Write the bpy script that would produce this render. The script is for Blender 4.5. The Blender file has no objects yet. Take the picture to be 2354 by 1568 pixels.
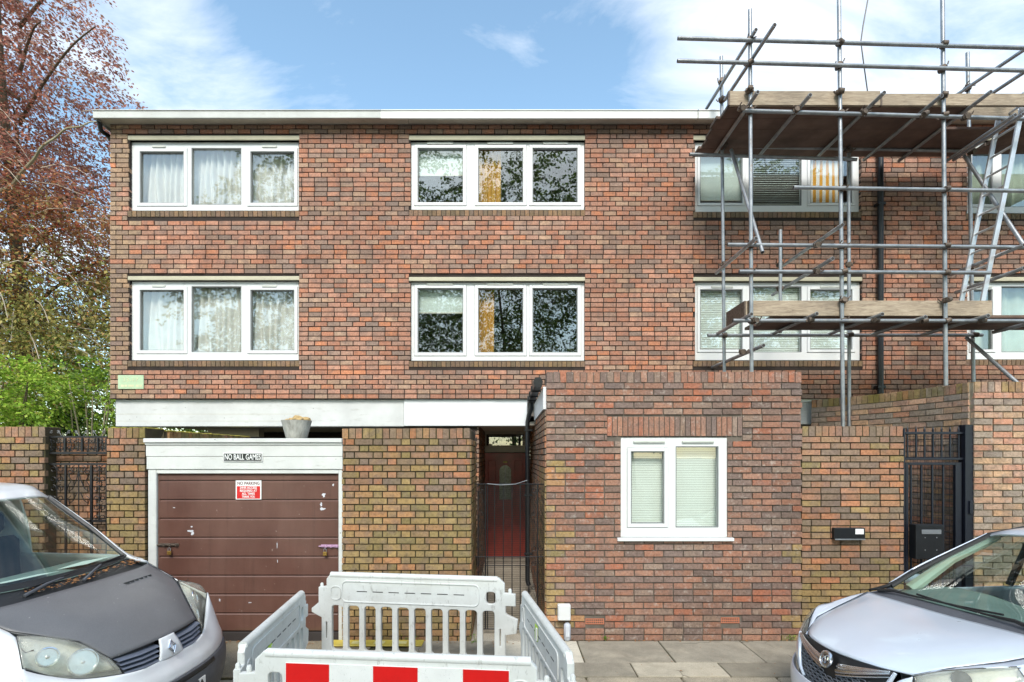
import bpy, bmesh, math, random
import numpy as np
from mathutils import Vector, Matrix, noise as mnoise

# ------------------------------------------------------------------ camera
# Photo geometry: measured on a 2354 px wide copy. Vanishing point of the
# lines that run away from the street is (VX, VY); F is the focal length in
# those pixels; EYE is the camera's height above the pavement.
VX, VY, F, EYE = 1166.0, 1047.0, 1200.0, 2.13
scene = bpy.context.scene
col = scene.collection
R = math.radians

cam_d = bpy.data.cameras.new("camera")
cam = bpy.data.objects.new("camera", cam_d)
col.objects.link(cam)
cam.location = (0, 0, EYE)
cam.rotation_euler = (R(90), 0, 0)
cam_d.sensor_width = 36.0
cam_d.lens = F / 2354 * 36.0
cam_d.shift_x = (1177 - VX) / 2354
cam_d.shift_y = (VY - 784) / 2354
cam_d.clip_start = 0.05
cam_d.clip_end = 3000
scene.camera = cam

# ------------------------------------------------------------------ sky + sun
SUN_EL, SUN_AZ = R(45), R(-176)        # azimuth clockwise from +Y; behind the camera
world = bpy.data.worlds.new("World")
scene.world = world
world.use_nodes = True
wn, wl = world.node_tree.nodes, world.node_tree.links
wn.clear()
w_out = wn.new("ShaderNodeOutputWorld")
w_bg = wn.new("ShaderNodeBackground")
w_bg.inputs["Strength"].default_value = 0.14
sky = wn.new("ShaderNodeTexSky")
sky.sky_type = 'NISHITA'
sky.sun_disc = False
sky.sun_elevation = SUN_EL
sky.sun_rotation = SUN_AZ
sky.altitude = 30
sky.air_density = 1.0
sky.dust_density = 0.8
sky.ozone_density = 1.0
w_tc = wn.new("ShaderNodeTexCoord")
# clouds: stretched noise over the direction of view, the same kind of cloud all round
w_sep = wn.new("ShaderNodeSeparateXYZ")
wl.new(w_tc.outputs["Generated"], w_sep.inputs[0])
w_zp = wn.new("ShaderNodeMath"); w_zp.operation = 'ADD'; w_zp.inputs[1].default_value = 0.32
wl.new(w_sep.outputs["Z"], w_zp.inputs[0])
w_dx = wn.new("ShaderNodeMath"); w_dx.operation = 'DIVIDE'
w_dy = wn.new("ShaderNodeMath"); w_dy.operation = 'DIVIDE'
wl.new(w_sep.outputs["X"], w_dx.inputs[0]); wl.new(w_zp.outputs[0], w_dx.inputs[1])
wl.new(w_sep.outputs["Y"], w_dy.inputs[0]); wl.new(w_zp.outputs[0], w_dy.inputs[1])
w_cmb = wn.new("ShaderNodeCombineXYZ")
wl.new(w_dx.outputs[0], w_cmb.inputs[0]); wl.new(w_dy.outputs[0], w_cmb.inputs[1])
w_map = wn.new("ShaderNodeMapping")
w_map.inputs["Location"].default_value = (3.1, 0.35, 0)
w_map.inputs["Rotation"].default_value = (0, 0, R(-24))
w_map.inputs["Scale"].default_value = (0.95, 1.9, 1)
wl.new(w_cmb.outputs[0], w_map.inputs[0])
w_n1 = wn.new("ShaderNodeTexNoise")
w_n1.inputs["Scale"].default_value = 2.3
w_n1.inputs["Detail"].default_value = 9
w_n1.inputs["Roughness"].default_value = 0.6
w_n1.inputs["Distortion"].default_value = 0.5
wl.new(w_map.outputs[0], w_n1.inputs["Vector"])
w_r = wn.new("ShaderNodeValToRGB")
w_r.color_ramp.elements[0].position = 0.45
w_r.color_ramp.elements[1].position = 0.80
wl.new(w_n1.outputs["Fac"], w_r.inputs[0])
# two cloud banks seen above the roof (left of centre, and far right)
def _bank(d, size, amount):
    dot = wn.new("ShaderNodeVectorMath"); dot.operation = 'DISTANCE'
    nrm = wn.new("ShaderNodeVectorMath"); nrm.operation = 'NORMALIZE'
    wl.new(w_tc.outputs["Generated"], nrm.inputs[0])
    wl.new(nrm.outputs[0], dot.inputs[0])
    dot.inputs[1].default_value = Vector(d).normalized()
    mr = wn.new("ShaderNodeMapRange"); mr.interpolation_type = 'SMOOTHSTEP'
    mr.inputs["From Min"].default_value = size; mr.inputs["From Max"].default_value = size * .15
    mr.inputs["To Min"].default_value = 0; mr.inputs["To Max"].default_value = amount
    wl.new(dot.outputs["Value"], mr.inputs["Value"])
    return mr.outputs[0]
def _wmath(op, a, b):
    m = wn.new("ShaderNodeMath"); m.operation = op
    for i, v in enumerate((a, b)):
        if isinstance(v, (int, float)): m.inputs[i].default_value = v
        else: wl.new(v, m.inputs[i])
    return m.outputs[0]
def _dir(px, py): return ((px - VX) / F, 1.0, (VY - py) / F)
banks = _wmath('ADD', _bank(_dir(440, 185), .17, .16), _bank(_dir(2000, 130), .55, .13))
banks = _wmath('ADD', banks, _bank(_dir(1000, 40), .50, -.13))
nsum = _wmath('ADD', w_n1.outputs["Fac"], banks)
wl.new(nsum, w_r.inputs[0])
w_mix = wn.new("ShaderNodeMix"); w_mix.data_type = 'RGBA'
w_sc = wn.new("ShaderNodeMath"); w_sc.operation = 'MULTIPLY'; w_sc.inputs[1].default_value = 0.93
wl.new(w_r.outputs["Color"], w_sc.inputs[0])
wl.new(w_sc.outputs[0], w_mix.inputs["Factor"])
w_wb = wn.new("ShaderNodeMix"); w_wb.data_type = 'RGBA'; w_wb.blend_type = 'MULTIPLY'
w_wb.inputs["Factor"].default_value = 1.0
w_wb.inputs["B"].default_value = (1.08, 1.16, 1.03, 1)      # the camera's white balance leans to cyan
wl.new(sky.outputs[0], w_wb.inputs["A"])
wl.new(w_wb.outputs["Result"], w_mix.inputs["A"])
w_mix.inputs["B"].default_value = (4.6, 4.75, 4.95, 1)     # sunlit cloud, in the sky's own units
wl.new(w_mix.outputs["Result"], w_bg.inputs["Color"])
wl.new(w_bg.outputs[0], w_out.inputs[0])

sun_d = bpy.data.lights.new("sun", 'SUN')
sun_d.energy = 1.9
sun_d.angle = R(22)                      # sun behind thin cloud: wide soft shadows
sun_d.color = (1.0, 0.955, 0.89)
sun = bpy.data.objects.new("sun", sun_d)
col.objects.link(sun)
sv = Vector((math.sin(SUN_AZ) * math.cos(SUN_EL), math.cos(SUN_AZ) * math.cos(SUN_EL), math.sin(SUN_EL)))
sun.rotation_euler = sv.to_track_quat('Z', 'Y').to_euler()

vs = scene.view_settings
vs.view_transform = 'Standard'; vs.look = 'None'; vs.exposure = 1.18; vs.gamma = 1.0
vs.use_curve_mapping = False
scene.cycles.use_denoising = True
scene.cycles.max_bounces = 10
scene.cycles.transparent_max_bounces = 24
scene.cycles.sample_clamp_indirect = 6.0

# ------------------------------------------------------------------ helpers
def W(px, py, D):
    """point of the place seen at photo pixel (px, py) on the plane D metres in front of the camera"""
    return Vector(((px - VX) * D / F, D, EYE - (py - VY) * D / F))
def WX(px, D): return (px - VX) * D / F
def WZ(py, D): return EYE - (py - VY) * D / F

def lin(c):
    return tuple((v / 12.92 if v <= .04045 else ((v + .055) / 1.055) ** 2.4) for v in (x / 255. for x in c))
def C(r, g, b): return lin((r, g, b)) + (1.0,)

WT = {}          # world translation of every parent, for parenting without moving
def _mpi(o, parent):
    o.parent = parent
    if parent is not None:
        o.matrix_parent_inverse = Matrix.Translation(-WT.get(parent.name, Vector((0, 0, 0))))
def tag(o, label=None, cat=None, group=None, kind=None):
    if label: o["label"] = label
    if cat: o["category"] = cat
    if group: o["group"] = group
    if kind: o["kind"] = kind
    return o
def thing(name, label, cat, loc=(0, 0, 0), group=None):
    o = bpy.data.objects.new(name, None)
    col.objects.link(o)
    o.location = loc
    o.empty_display_size = .1
    WT[o.name] = Vector(loc)
    return tag(o, label, cat, group)
def link(name, me, parent=None, m=None):
    o = bpy.data.objects.new(name, me)
    col.objects.link(o)
    if m is not None and not me.materials: me.materials.append(m)
    _mpi(o, parent)
    WT[o.name] = Vector((0, 0, 0))
    return o
def copy_tree(o, parent=None):
    c = o.copy(); col.objects.link(c)
    if parent is not None: c.parent = parent
    WT[c.name] = WT.get(o.name, Vector((0, 0, 0)))
    for ch in list(o.children): copy_tree(ch, c)
    return c

class MB:
    """collects simple shapes; build() links them as ONE mesh object"""
    def __init__(s): s.v, s.f, s.mi, s.cur = [], [], [], 0
    def add(s, vs, fs):
        n = len(s.v); s.v.extend([tuple(p) for p in vs])
        for f in fs: s.f.append([i + n for i in f]); s.mi.append(s.cur)
        return s
    def box(s, x0, x1, y0, y1, z0, z1, M=None):
        vs = [(x, y, z) for z in (z0, z1) for y in (y0, y1) for x in (x0, x1)]
        if M is not None: vs = [M @ Vector(p) for p in vs]
        return s.add(vs, [(0, 2, 3, 1), (4, 5, 7, 6), (0, 1, 5, 4), (2, 6, 7, 3), (0, 4, 6, 2), (1, 3, 7, 5)])
    def cbox(s, x0, x1, y0, y1, z0, z1, b=.006, M=None):
        """box with chamfered edges"""
        bm = bmesh.new()
        bmesh.ops.create_cube(bm, size=1)
        for v in bm.verts:
            v.co = Vector(((x0 + x1) / 2 + v.co.x * (x1 - x0), (y0 + y1) / 2 + v.co.y * (y1 - y0), (z0 + z1) / 2 + v.co.z * (z1 - z0)))
        bmesh.ops.bevel(bm, geom=bm.edges[:], offset=b, segments=1, affect='EDGES')
        return s.bm(bm, M)
    def bm(s, bm, M=None):
        bm.verts.index_update()
        vs = [(M @ v.co if M is not None else v.co.copy()) for v in bm.verts]
        fs = [[v.index for v in f.verts] for f in bm.faces]
        bm.free()
        return s.add(vs, fs)
    def tube(s, p, q, r, n=10, r2=None, cap=True):
        p, q = Vector(p), Vector(q)
        r2 = r if r2 is None else r2
        d = (q - p)
        if d.length < 1e-6: return s
        d.normalize()
        a = d.orthogonal().normalized(); b = d.cross(a)
        vs = []
        for c, rr in ((p, r), (q, r2)):
            for i in range(n):
                t = 2 * math.pi * i / n
                vs.append(c + (a * math.cos(t) + b * math.sin(t)) * rr)
        fs = [(i, (i + 1) % n, n + (i + 1) % n, n + i) for i in range(n)]
        if cap: fs += [tuple(range(n - 1, -1, -1)), tuple(range(n, 2 * n))]
        return s.add(vs, fs)
    def path(s, pts, r, n=8, closed=False):
        """round bar along a polyline; r a number or a list"""
        pts = [Vector(p) for p in pts]; k = len(pts)
        rs = r if isinstance(r, (list, tuple)) else [r] * k
        vs, fs = [], []
        up = None
        for i, p in enumerate(pts):
            if closed: d = pts[(i + 1) % k] - pts[i - 1]
            else: d = pts[min(i + 1, k - 1)] - pts[max(i - 1, 0)]
            d.normalize()
            if up is None: a = d.orthogonal().normalized()
            else:
                a = up - d * up.dot(d)
                a = a.normalized() if a.length > 1e-5 else d.orthogonal().normalized()
            up = a; b = d.cross(a)
            for j in range(n):
                t = 2 * math.pi * j / n
                vs.append(p + (a * math.cos(t) + b * math.sin(t)) * rs[i])
        for i in range(k if closed else k - 1):
            o0, o1 = i * n, ((i + 1) % k) * n
            for j in range(n):
                fs.append((o0 + j, o0 + (j + 1) % n, o1 + (j + 1) % n, o1 + j))
        if not closed: fs += [tuple(range(n - 1, -1, -1)), tuple(range((k - 1) * n, k * n))]
        return s.add(vs, fs)
    def lathe(s, prof, n=24, center=(0, 0, 0), M=None):
        """profile [(r, z)] turned about z"""
        vs, fs = [], []
        c = Vector(center)
        for r, z in prof:
            for i in range(n):
                t = 2 * math.pi * i / n
                p = c + Vector((r * math.cos(t), r * math.sin(t), z))
                vs.append(M @ p if M is not None else p)
        for k in range(len(prof) - 1):
            for i in range(n):
                fs.append((k * n + i, k * n + (i + 1) % n, (k + 1) * n + (i + 1) % n, (k + 1) * n + i))
        if prof[0][0] > 1e-6: fs.append(tuple(range(n - 1, -1, -1)))
        if prof[-1][0] > 1e-6: fs.append(tuple(range((len(prof) - 1) * n, len(prof) * n)))
        return s.add(vs, fs)
    def prism(s, poly, axis, a0, a1, M=None):
        """polygon (u, v) pushed along axis 'x'|'y'|'z' from a0 to a1"""
        n = len(poly); vs = []
        for a in (a0, a1):
            for u, v in poly:
                p = {'x': (a, u, v), 'y': (u, a, v), 'z': (u, v, a)}[axis]
                vs.append(M @ Vector(p) if M is not None else p)
        fs = [(i, (i + 1) % n, n + (i + 1) % n, n + i) for i in range(n)] + [tuple(range(n - 1, -1, -1)), tuple(range(n, 2 * n))]
        return s.add(vs, fs)
    def mesh(s, name, mats, smooth=False):
        me = bpy.data.meshes.new(name)
        me.from_pydata(s.v, [], s.f)
        for m in (mats if isinstance(mats, (list, tuple)) else [mats]): me.materials.append(m)
        if any(s.mi): me.polygons.foreach_set("material_index", s.mi)
        bm = bmesh.new(); bm.from_mesh(me)
        bmesh.ops.recalc_face_normals(bm, faces=bm.faces)
        bm.to_mesh(me); bm.free()
        if smooth:
            me.polygons.foreach_set("use_smooth", [True] * len(me.polygons))
            if smooth != 'all': me.set_sharp_from_angle(angle=R(40 if smooth is True else smooth))
        me.update()
        return me
    def build(s, name, mats, parent=None, smooth=False):
        return link(name, s.mesh(name, mats, smooth), parent)

# ------------------------------------------------------------------ materials
class N:
    """tiny node-tree writer"""
    def __init__(s, name):
        s.m = bpy.data.materials.new(name); s.m.use_nodes = True
        s.n, s.l = s.m.node_tree.nodes, s.m.node_tree.links
        s.n.clear()
        s.out = s.n.new("ShaderNodeOutputMaterial")
    def node(s, t, **kw):
        n = s.n.new(t)
        for k, v in kw.items(): setattr(n, k, v)
        return n
    def put(s, inp, v):
        if isinstance(v, bpy.types.NodeSocket): s.l.new(v, inp)
        elif v is not None: inp.default_value = v
    def pos(s):
        if not hasattr(s, "_p"): s._p = s.node("ShaderNodeNewGeometry").outputs["Position"]
        return s._p
    def objc(s):
        if not hasattr(s, "_oc"): s._oc = s.node("ShaderNodeTexCoord").outputs["Object"]
        return s._oc
    def scale(s, vec, sc):
        m = s.node("ShaderNodeMapping"); s.put(m.inputs[0], vec); m.inputs["Scale"].default_value = sc
        return m.outputs[0]
    def noise(s, scale, detail=4, rough=.55, vec=None, dist=0.):
        n = s.node("ShaderNodeTexNoise")
        s.put(n.inputs["Vector"], vec if vec is not None else s.pos())
        n.inputs["Scale"].default_value = scale; n.inputs["Detail"].default_value = detail
        n.inputs["Roughness"].default_value = rough; n.inputs["Distortion"].default_value = dist
        return n.outputs["Fac"]
    def voro(s, scale, vec=None, feature='F1', out="Distance"):
        n = s.node("ShaderNodeTexVoronoi", feature=feature)
        s.put(n.inputs["Vector"], vec if vec is not None else s.pos())
        n.inputs["Scale"].default_value = scale
        return n.outputs[out]
    def ramp(s, fac, stops):
        n = s.node("ShaderNodeValToRGB"); e = n.color_ramp.elements
        s.put(n.inputs[0], fac)
        for i, (p, c) in enumerate(stops):
            el = e[i] if i < 2 else e.new(p)
            el.position = p
            el.color = c if isinstance(c, (tuple, list)) else (c, c, c, 1)
        return n.outputs["Color"]
    def math(s, op, a, b=None, clamp=False):
        n = s.node("ShaderNodeMath", operation=op, use_clamp=clamp)
        s.put(n.inputs[0], a)
        if b is not None: s.put(n.inputs[1], b)
        return n.outputs[0]
    def mix(s, fac, a, b, mode='MIX'):
        n = s.node("ShaderNodeMix", data_type='RGBA', blend_type=mode)
        s.put(n.inputs["Factor"], fac); s.put(n.inputs["A"], a); s.put(n.inputs["B"], b)
        return n.outputs["Result"]
    def sep(s, vec):
        n = s.node("ShaderNodeSeparateXYZ"); s.put(n.inputs[0], vec); return n.outputs
    def bump(s, h, strength=.3, dist=.01):
        n = s.node("ShaderNodeBump"); n.inputs["Strength"].default_value = strength; n.inputs["Distance"].default_value = dist
        s.put(n.inputs["Height"], h); return n.outputs[0]
    def bsdf(s, color, rough=.6, metal=0., normal=None, **kw):
        n = s.node("ShaderNodeBsdfPrincipled")
        s.put(n.inputs["Base Color"], color); s.put(n.inputs["Roughness"], rough); s.put(n.inputs["Metallic"], metal)
        if normal is not None: s.put(n.inputs["Normal"], normal)
        for k, v in kw.items(): s.put(n.inputs[k.replace("_", " ")], v)
        return n.outputs[0]
    def done(s, shader):
        s.l.new(shader, s.out.inputs["Surface"]); return s.m

def simple(name, color, rough=.6, metal=0., var=.12, scale=6., bump=0., bscale=60., **kw):
    """one colour with cloudy wear and an optional fine relief"""
    k = N(name)
    c = k.mix(1.0, color, k.ramp(k.noise(scale, 5, .6), [(.3, 1 - var), (.7, 1 + var)]), 'MULTIPLY')
    rr = k.math('ADD', k.math('MULTIPLY', k.noise(scale * 3, 3), .16), rough - .08)
    nm = k.bump(k.noise(bscale, 4), bump, .004) if bump else None
    return k.done(k.bsdf(c, rr, metal, nm, **kw))

def brick_mat(name, attr, moss=0., lime=0., soot=0., streak=0.):
    """brick face: each brick has its own fired colour (object colour or face attribute) plus kiss marks, pits, lime and algae"""
    k = N(name)
    if attr:
        a = k.node("ShaderNodeAttribute", attribute_name="bcol"); base = a.outputs["Color"]
    else:
        base = k.node("ShaderNodeObjectInfo").outputs["Color"]
    p = k.pos()
    kiss = k.ramp(k.noise(9.0, 3, .5), [(.47, 0.), (.62, 1.)])
    c = k.mix(k.math('MULTIPLY', kiss, .45), base, C(124, 106, 98))
    c = k.mix(1.0, c, k.ramp(k.noise(38, 4, .7), [(.28, .62), (.5, 1.0), (.75, 1.28)]), 'MULTIPLY')
    pits = k.ramp(k.noise(120, 2, .6), [(.22, .35), (.36, 1.)])
    c = k.mix(1.0, c, pits, 'MULTIPLY')
    if lime:
        lm = k.ramp(k.noise(14, 5, .75), [(.56, 0.), (.72, 1.)])
        c = k.mix(k.math('MULTIPLY', lm, lime), c, C(190, 180, 170))
    if soot:
        sm = k.ramp(k.noise(1.3, 4, .6), [(.45, 0.), (.68, 1.)])
        c = k.mix(k.math('MULTIPLY', sm, soot), c, C(58, 50, 47))
    if streak:
        sk = k.ramp(k.noise(2.4, 5, .7, k.scale(k.pos(), (2.6, 1., .22))), [(.50, 0.), (.70, 1.)])
        c = k.mix(k.math('MULTIPLY', sk, streak), c, C(74, 64, 58))
    if moss:
        mm = k.ramp(k.noise(2.2, 5, .65), [(.40, 0.), (.62, 1.)])
        c = k.mix(k.math('MULTIPLY', mm, moss), c, C(112, 104, 52))
    h = k.math('ADD', k.noise(60, 5, .7), k.math('MULTIPLY', k.noise(260, 2), .5))
    return k.done(k.bsdf(c, .9, 0, k.bump(h, .55, .006), Specular_IOR_Level=.25))

def mortar_mat(name, color, moss=0.):
    k = N(name)
    c = k.mix(1.0, color, k.ramp(k.noise(5, 5, .65), [(.3, .6), (.7, 1.2)]), 'MULTIPLY')
    if moss:
        c = k.mix(k.math('MULTIPLY', k.ramp(k.noise(2.6, 4), [(.42, 0.), (.6, 1.)]), moss), c, C(70, 72, 32))
    return k.done(k.bsdf(c, .95, 0, k.bump(k.noise(150, 3), .6, .004)))

def glass_mat(name, r0=.14, tint=(1, 1, 1, 1), wav=.0, rmax=1.):
    """window glass: a clear sheet with a Fresnel mirror on it (Schlick), both faces alike"""
    k = N(name)
    lw = k.node("ShaderNodeLayerWeight"); lw.inputs["Blend"].default_value = .5
    fac = k.math('ADD', r0, k.math('MULTIPLY', k.math('POWER', lw.outputs["Facing"], 5.), rmax - r0))
    t = k.node("ShaderNodeBsdfTransparent"); t.inputs[0].default_value = tint
    g = k.node("ShaderNodeBsdfGlossy"); g.inputs["Roughness"].default_value = 0.0
    g.inputs["Color"].default_value = (1, 1, 1, 1)
    if wav:
        k.l.new(k.bump(k.noise(1.6, 2, .5), wav, .02), g.inputs["Normal"])
    m = k.node("ShaderNodeMixShader")
    k.l.new(fac, m.inputs[0]); k.l.new(t.outputs[0], m.inputs[1]); k.l.new(g.outputs[0], m.inputs[2])
    return k.done(m.outputs[0])

M = {}
M['upvc'] = simple('white_upvc', C(222, 223, 222), .32, var=.03, scale=2)
M['glass'] = glass_mat('window_glass', .10, (.97, .985, .975, 1), .012)
M['black_plastic'] = simple('black_plastic', C(24, 25, 28), .38, var=.25, scale=8)
M['black_iron'] = simple('black_painted_iron', C(26, 26, 28), .45, var=.35, scale=14, bump=.15)
M['navy_steel'] = simple('dark_blue_black_steel', C(22, 25, 36), .38, var=.2, scale=9)
def galv_mat():
    k = N('galvanised_tube')
    c = k.mix(k.ramp(k.noise(7, 5, .65), [(.35, 0.), (.7, 1.)]), C(166, 168, 170), C(128, 131, 134))
    mud = k.ramp(k.noise(11, 5, .75), [(.60, 0.), (.70, 1.)])
    c = k.mix(k.math('MULTIPLY', mud, .55), c, C(150, 132, 112))
    r_ = k.math('ADD', .38, k.math('MULTIPLY', mud, .35))
    return k.done(k.bsdf(c, r_, k.math('SUBTRACT', .6, k.math('MULTIPLY', mud, .5)), k.bump(k.noise(90, 4), .1, .004)))
M['galv'] = galv_mat()
M['rust'] = simple('rusty_coupler', C(96, 84, 74), .6, .45, var=.5, scale=30)
M['alu'] = simple('ladder_aluminium', C(196, 198, 200), .38, .55, var=.1, scale=8)
M['dark_room'] = simple('room_wall', C(120, 112, 104), .9)
M['cream'] = simple('cream_paint', C(205, 202, 190), .6, var=.06, scale=5)

def conc_white(name, base, lines=True, stain=.5):
    k = N(name)
    z = k.sep(k.pos())
    c = k.mix(1.0, base, k.ramp(k.noise(2.5, 6, .65), [(.3, .86), (.7, 1.05)]), 'MULTIPLY')
    st = k.ramp(k.noise(4.0, 6, .7, k.scale(k.pos(), (1, 1, 5.))), [(.58, 0.), (.75, 1.)])
    c = k.mix(k.math('MULTIPLY', st, stain), c, C(150, 146, 132))
    pits = k.ramp(k.voro(9.0), [(.035, 0.15), (.06, 1.)])
    c = k.mix(1.0, c, pits, 'MULTIPLY') if lines else c
    return k.done(k.bsdf(c, .75, 0, k.bump(k.noise(30, 5), .25, .004)))
M['beam'] = conc_white('board_marked_white_concrete', C(208, 209, 207))
M['beam_new'] = simple('fresh_white_paint', C(220, 222, 224), .5, var=.02, scale=2)
M['fascia_old'] = conc_white('weathered_fascia', C(196, 197, 192), False, .6)
M['fascia_new'] = simple('new_white_fascia', C(222, 222, 218), .45, var=.03, scale=2)
M['soffit'] = conc_white('stained_soffit', C(206, 196, 178), False, .8)
M['lintel'] = conc_white('stained_concrete_lintel', C(190, 184, 160), False, .75)
M['white_wood'] = conc_white('white_painted_boards', C(212, 213, 209), True, .35)
# ------------------------------------------------------------------ brickwork
rng = random.Random(11)
def pal(cols, w=None):
    cs = [lin(c) for c in cols]
    mean = [sum(c[i] for c in cs) / len(cs) for i in range(3)]
    def f(r):
        c = r.choices(cs, w)[0]
        c = tuple(v * .78 + mm * .22 for v, mm in zip(c, mean)); j = r.uniform(.9, 1.1); h = r.uniform(-.04, .04)
        return (min(1, c[0] * j * (1 + h)), c[1] * j, min(1, c[2] * j * (1 - h)))
    return f
P_FACADE = pal([(184, 135, 113), (175, 120, 96), (166, 127, 108), (150, 126, 111), (132, 116, 105), (174, 145, 122), (190, 124, 90)],
               [5, 4.5, 4.5, 3.6, 2.6, 3., 1.2])
P_QUOIN = pal([(166, 138, 112), (154, 126, 104), (174, 146, 118), (142, 122, 106)])
P_EXT = pal([(158, 114, 94), (148, 110, 92), (126, 108, 99), (172, 108, 82), (142, 124, 110), (112, 100, 94), (164, 122, 101)],
            [4, 4, 3, 1.8, 2.6, 2, 2.6])
P_OLD = pal([(168, 142, 98), (150, 130, 88), (174, 132, 96), (136, 122, 84), (182, 130, 92), (150, 120, 92)],
            [4, 4, 3, 3, 1.6, 2])
P_OLDRED = pal([(170, 124, 98), (156, 116, 94), (182, 122, 88), (136, 118, 102), (124, 110, 97), (150, 124, 100)])
P_TAN = pal([(192, 154, 130), (180, 142, 122), (162, 146, 130), (188, 134, 110), (142, 132, 122), (196, 158, 124)])
P_SILL = pal([(140, 112, 92), (126, 104, 86), (150, 120, 94), (116, 100, 86)])

BM = {k: (brick_mat(k + '_brick', False, **kw), brick_mat(k + '_brick_joined', True, **kw)) for k, kw in {
    'facade': dict(soot=.16, streak=.24), 'ext': dict(lime=.6, streak=.15), 'old': dict(moss=.18, soot=.10, streak=.16), 'tan': dict(lime=.4, moss=.12),
    'sill': dict(moss=.25, soot=.3), 'mossy': dict(moss=.75, soot=.15)}.items()}
MORT = {'facade': mortar_mat('facade_mortar', C(52, 43, 38)), 'ext': mortar_mat('pale_mortar', C(112, 103, 93)),
        'old': mortar_mat('old_mortar', C(70, 60, 44), .4), 'tan': mortar_mat('tan_mortar', C(150, 138, 118), .15)}
def _unit(mat_):
    m = MB(); m.box(-.5, .5, -.5, .5, -.5, .5)
    return m.mesh('brick', mat_)
UNIT = {k: _unit(v[0]) for k, v in BM.items()}

def free(u0, u1, z0, z1, holes):
    """pieces of [u0,u1] that no hole crosses at heights z0..z1"""
    iv = [(u0, u1)]
    for (a, b, c, d) in holes:
        if d <= z0 + .012 or c >= z1 - .012: continue
        nv = []
        for (p, q) in iv:
            if b <= p or a >= q: nv.append((p, q)); continue
            if a > p: nv.append((p, a))
            if b < q: nv.append((b, q))
        iv = nv
    return [(p, q) for p, q in iv if q - p > .015]

class Line:
    """straight wall: o = corner, ang = direction of +u seen from above; outward face is to the right of +u"""
    def __init__(s, o, ang): s.o, s.a = Vector((o[0], o[1])), ang
    def at(s, u): return s.o + Vector((math.cos(s.a), math.sin(s.a))) * u, s.a
class Poly:
    def __init__(s, pts):
        s.p = [Vector(p) for p in pts]
        s.L = [0]
        for a, b in zip(s.p, s.p[1:]): s.L.append(s.L[-1] + (b - a).length)
    def at(s, u):
        for i in range(len(s.p) - 1):
            if u <= s.L[i + 1] or i == len(s.p) - 2:
                t = (u - s.L[i]) / (s.L[i + 1] - s.L[i]); d = s.p[i + 1] - s.p[i]
                return s.p[i] + d * t, math.atan2(d.y, d.x)

def lay(parent, line, u0, u1, z0, z1, kind, colour, L=.186, ch=.075, j=.0145, holes=(), bond='stretcher', cap=300,
        focus=None, depth=.05, proud=.016, seed=1, extra=()):
    """brick by brick; the cap that show largest are objects, the rest one joined part"""
    r = random.Random(seed)
    out = []
    n = max(1, round((z1 - z0) / ch)); h = (z1 - z0) / n
    for k in range(n):
        za, zb = z0 + k * h, z0 + (k + 1) * h
        for (p, q) in free(u0, u1, za, zb, holes):
            if bond == 'stretcher': x = u0 - (L + j) * (1 if k % 2 else .5) - (L + j) * 2
            else: x = u0 - (1.5 * L + 2 * j) * (1 if k % 2 else 1.5)
            q_ = 0
            while x < q:
                q_ += 1
                if bond == 'flemish': l = L if q_ % 2 else (L - j) / 2
                else: l = L * r.uniform(.985, 1.0) if r.random() > .012 else (L - j) / 2
                a, b = max(x, p), min(x + l, q)
                x += l + j
                if b - a < .02: continue
                cut = a > p + .002 and b < q - .002
                out.append(((a + b) / 2, (za + zb) / 2, b - a, h - j))
    out += list(extra)
    items = []
    for (u, z, l, hh) in out:
        pt, ang = line.at(u)
        c = colour(u, z, r) if colour.__code__.co_argcount == 3 else colour(r)
        bt = 1 + .22 * mnoise.noise(Vector((u * .9 + seed, z * 1.1, seed * .3))) + .10 * mnoise.noise(Vector((u * 2.7, z * 3.1, seed)))
        c = tuple(min(1., v * bt) for v in c)
        items.append((u, z, l, hh, pt, ang + r.gauss(0, .004), proud + r.gauss(0, .0022), c, r.gauss(0, .004)))
    f = focus or ((u0 + u1) / 2, (z0 + z1) / 2)
    items.sort(key=lambda t: -round(min(t[2], L) / L, 1) * 10 + math.hypot((t[0] - f[0]), (t[1] - f[1])))
    V, FC, COL = [], [], []
    base = [(x, y, z) for z in (-.5, .5) for y in (-.5, .5) for x in (-.5, .5)]
    faces = [(0, 2, 3, 1), (4, 5, 7, 6), (0, 1, 5, 4), (2, 6, 7, 3), (0, 4, 6, 2), (1, 3, 7, 5)]
    for i, (u, z, l, hh, pt, ang, pr, c, tilt) in enumerate(items):
        nx, ny = math.sin(ang), -math.cos(ang)
        ctr = Vector((pt.x + nx * (pr - depth / 2), pt.y + ny * (pr - depth / 2), z))
        if i < cap:
            o = bpy.data.objects.new("brick", UNIT[kind])
            o.location = ctr; o.rotation_euler = (0, tilt, ang); o.scale = (l, depth, hh)
            o.color = (*c, 1)
            col.objects.link(o); _mpi(o, parent)
        else:
            mx = Matrix.Translation(ctr) @ Matrix.Rotation(ang, 4, 'Z') @ Matrix.Rotation(tilt, 4, 'Y')
            nn = len(V)
            V.extend([mx @ Vector((x * l, y * depth, zz * hh)) for x, y, zz in base])
            FC.extend([[a + nn for a in fc] for fc in faces]); COL.extend([c] * 6)
    if V:
        me = bpy.data.meshes.new("bricks")
        me.from_pydata([tuple(v) for v in V], [], FC)
        at = me.attributes.new("bcol", 'FLOAT_COLOR', 'FACE')
        at.data.foreach_set("color", np.array([(*c, 1.) for c in COL], dtype=np.float32).ravel())
        me.materials.append(BM[kind][1])
        o = link("brickwork", me, parent); o["kind"] = "stuff"

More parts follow.
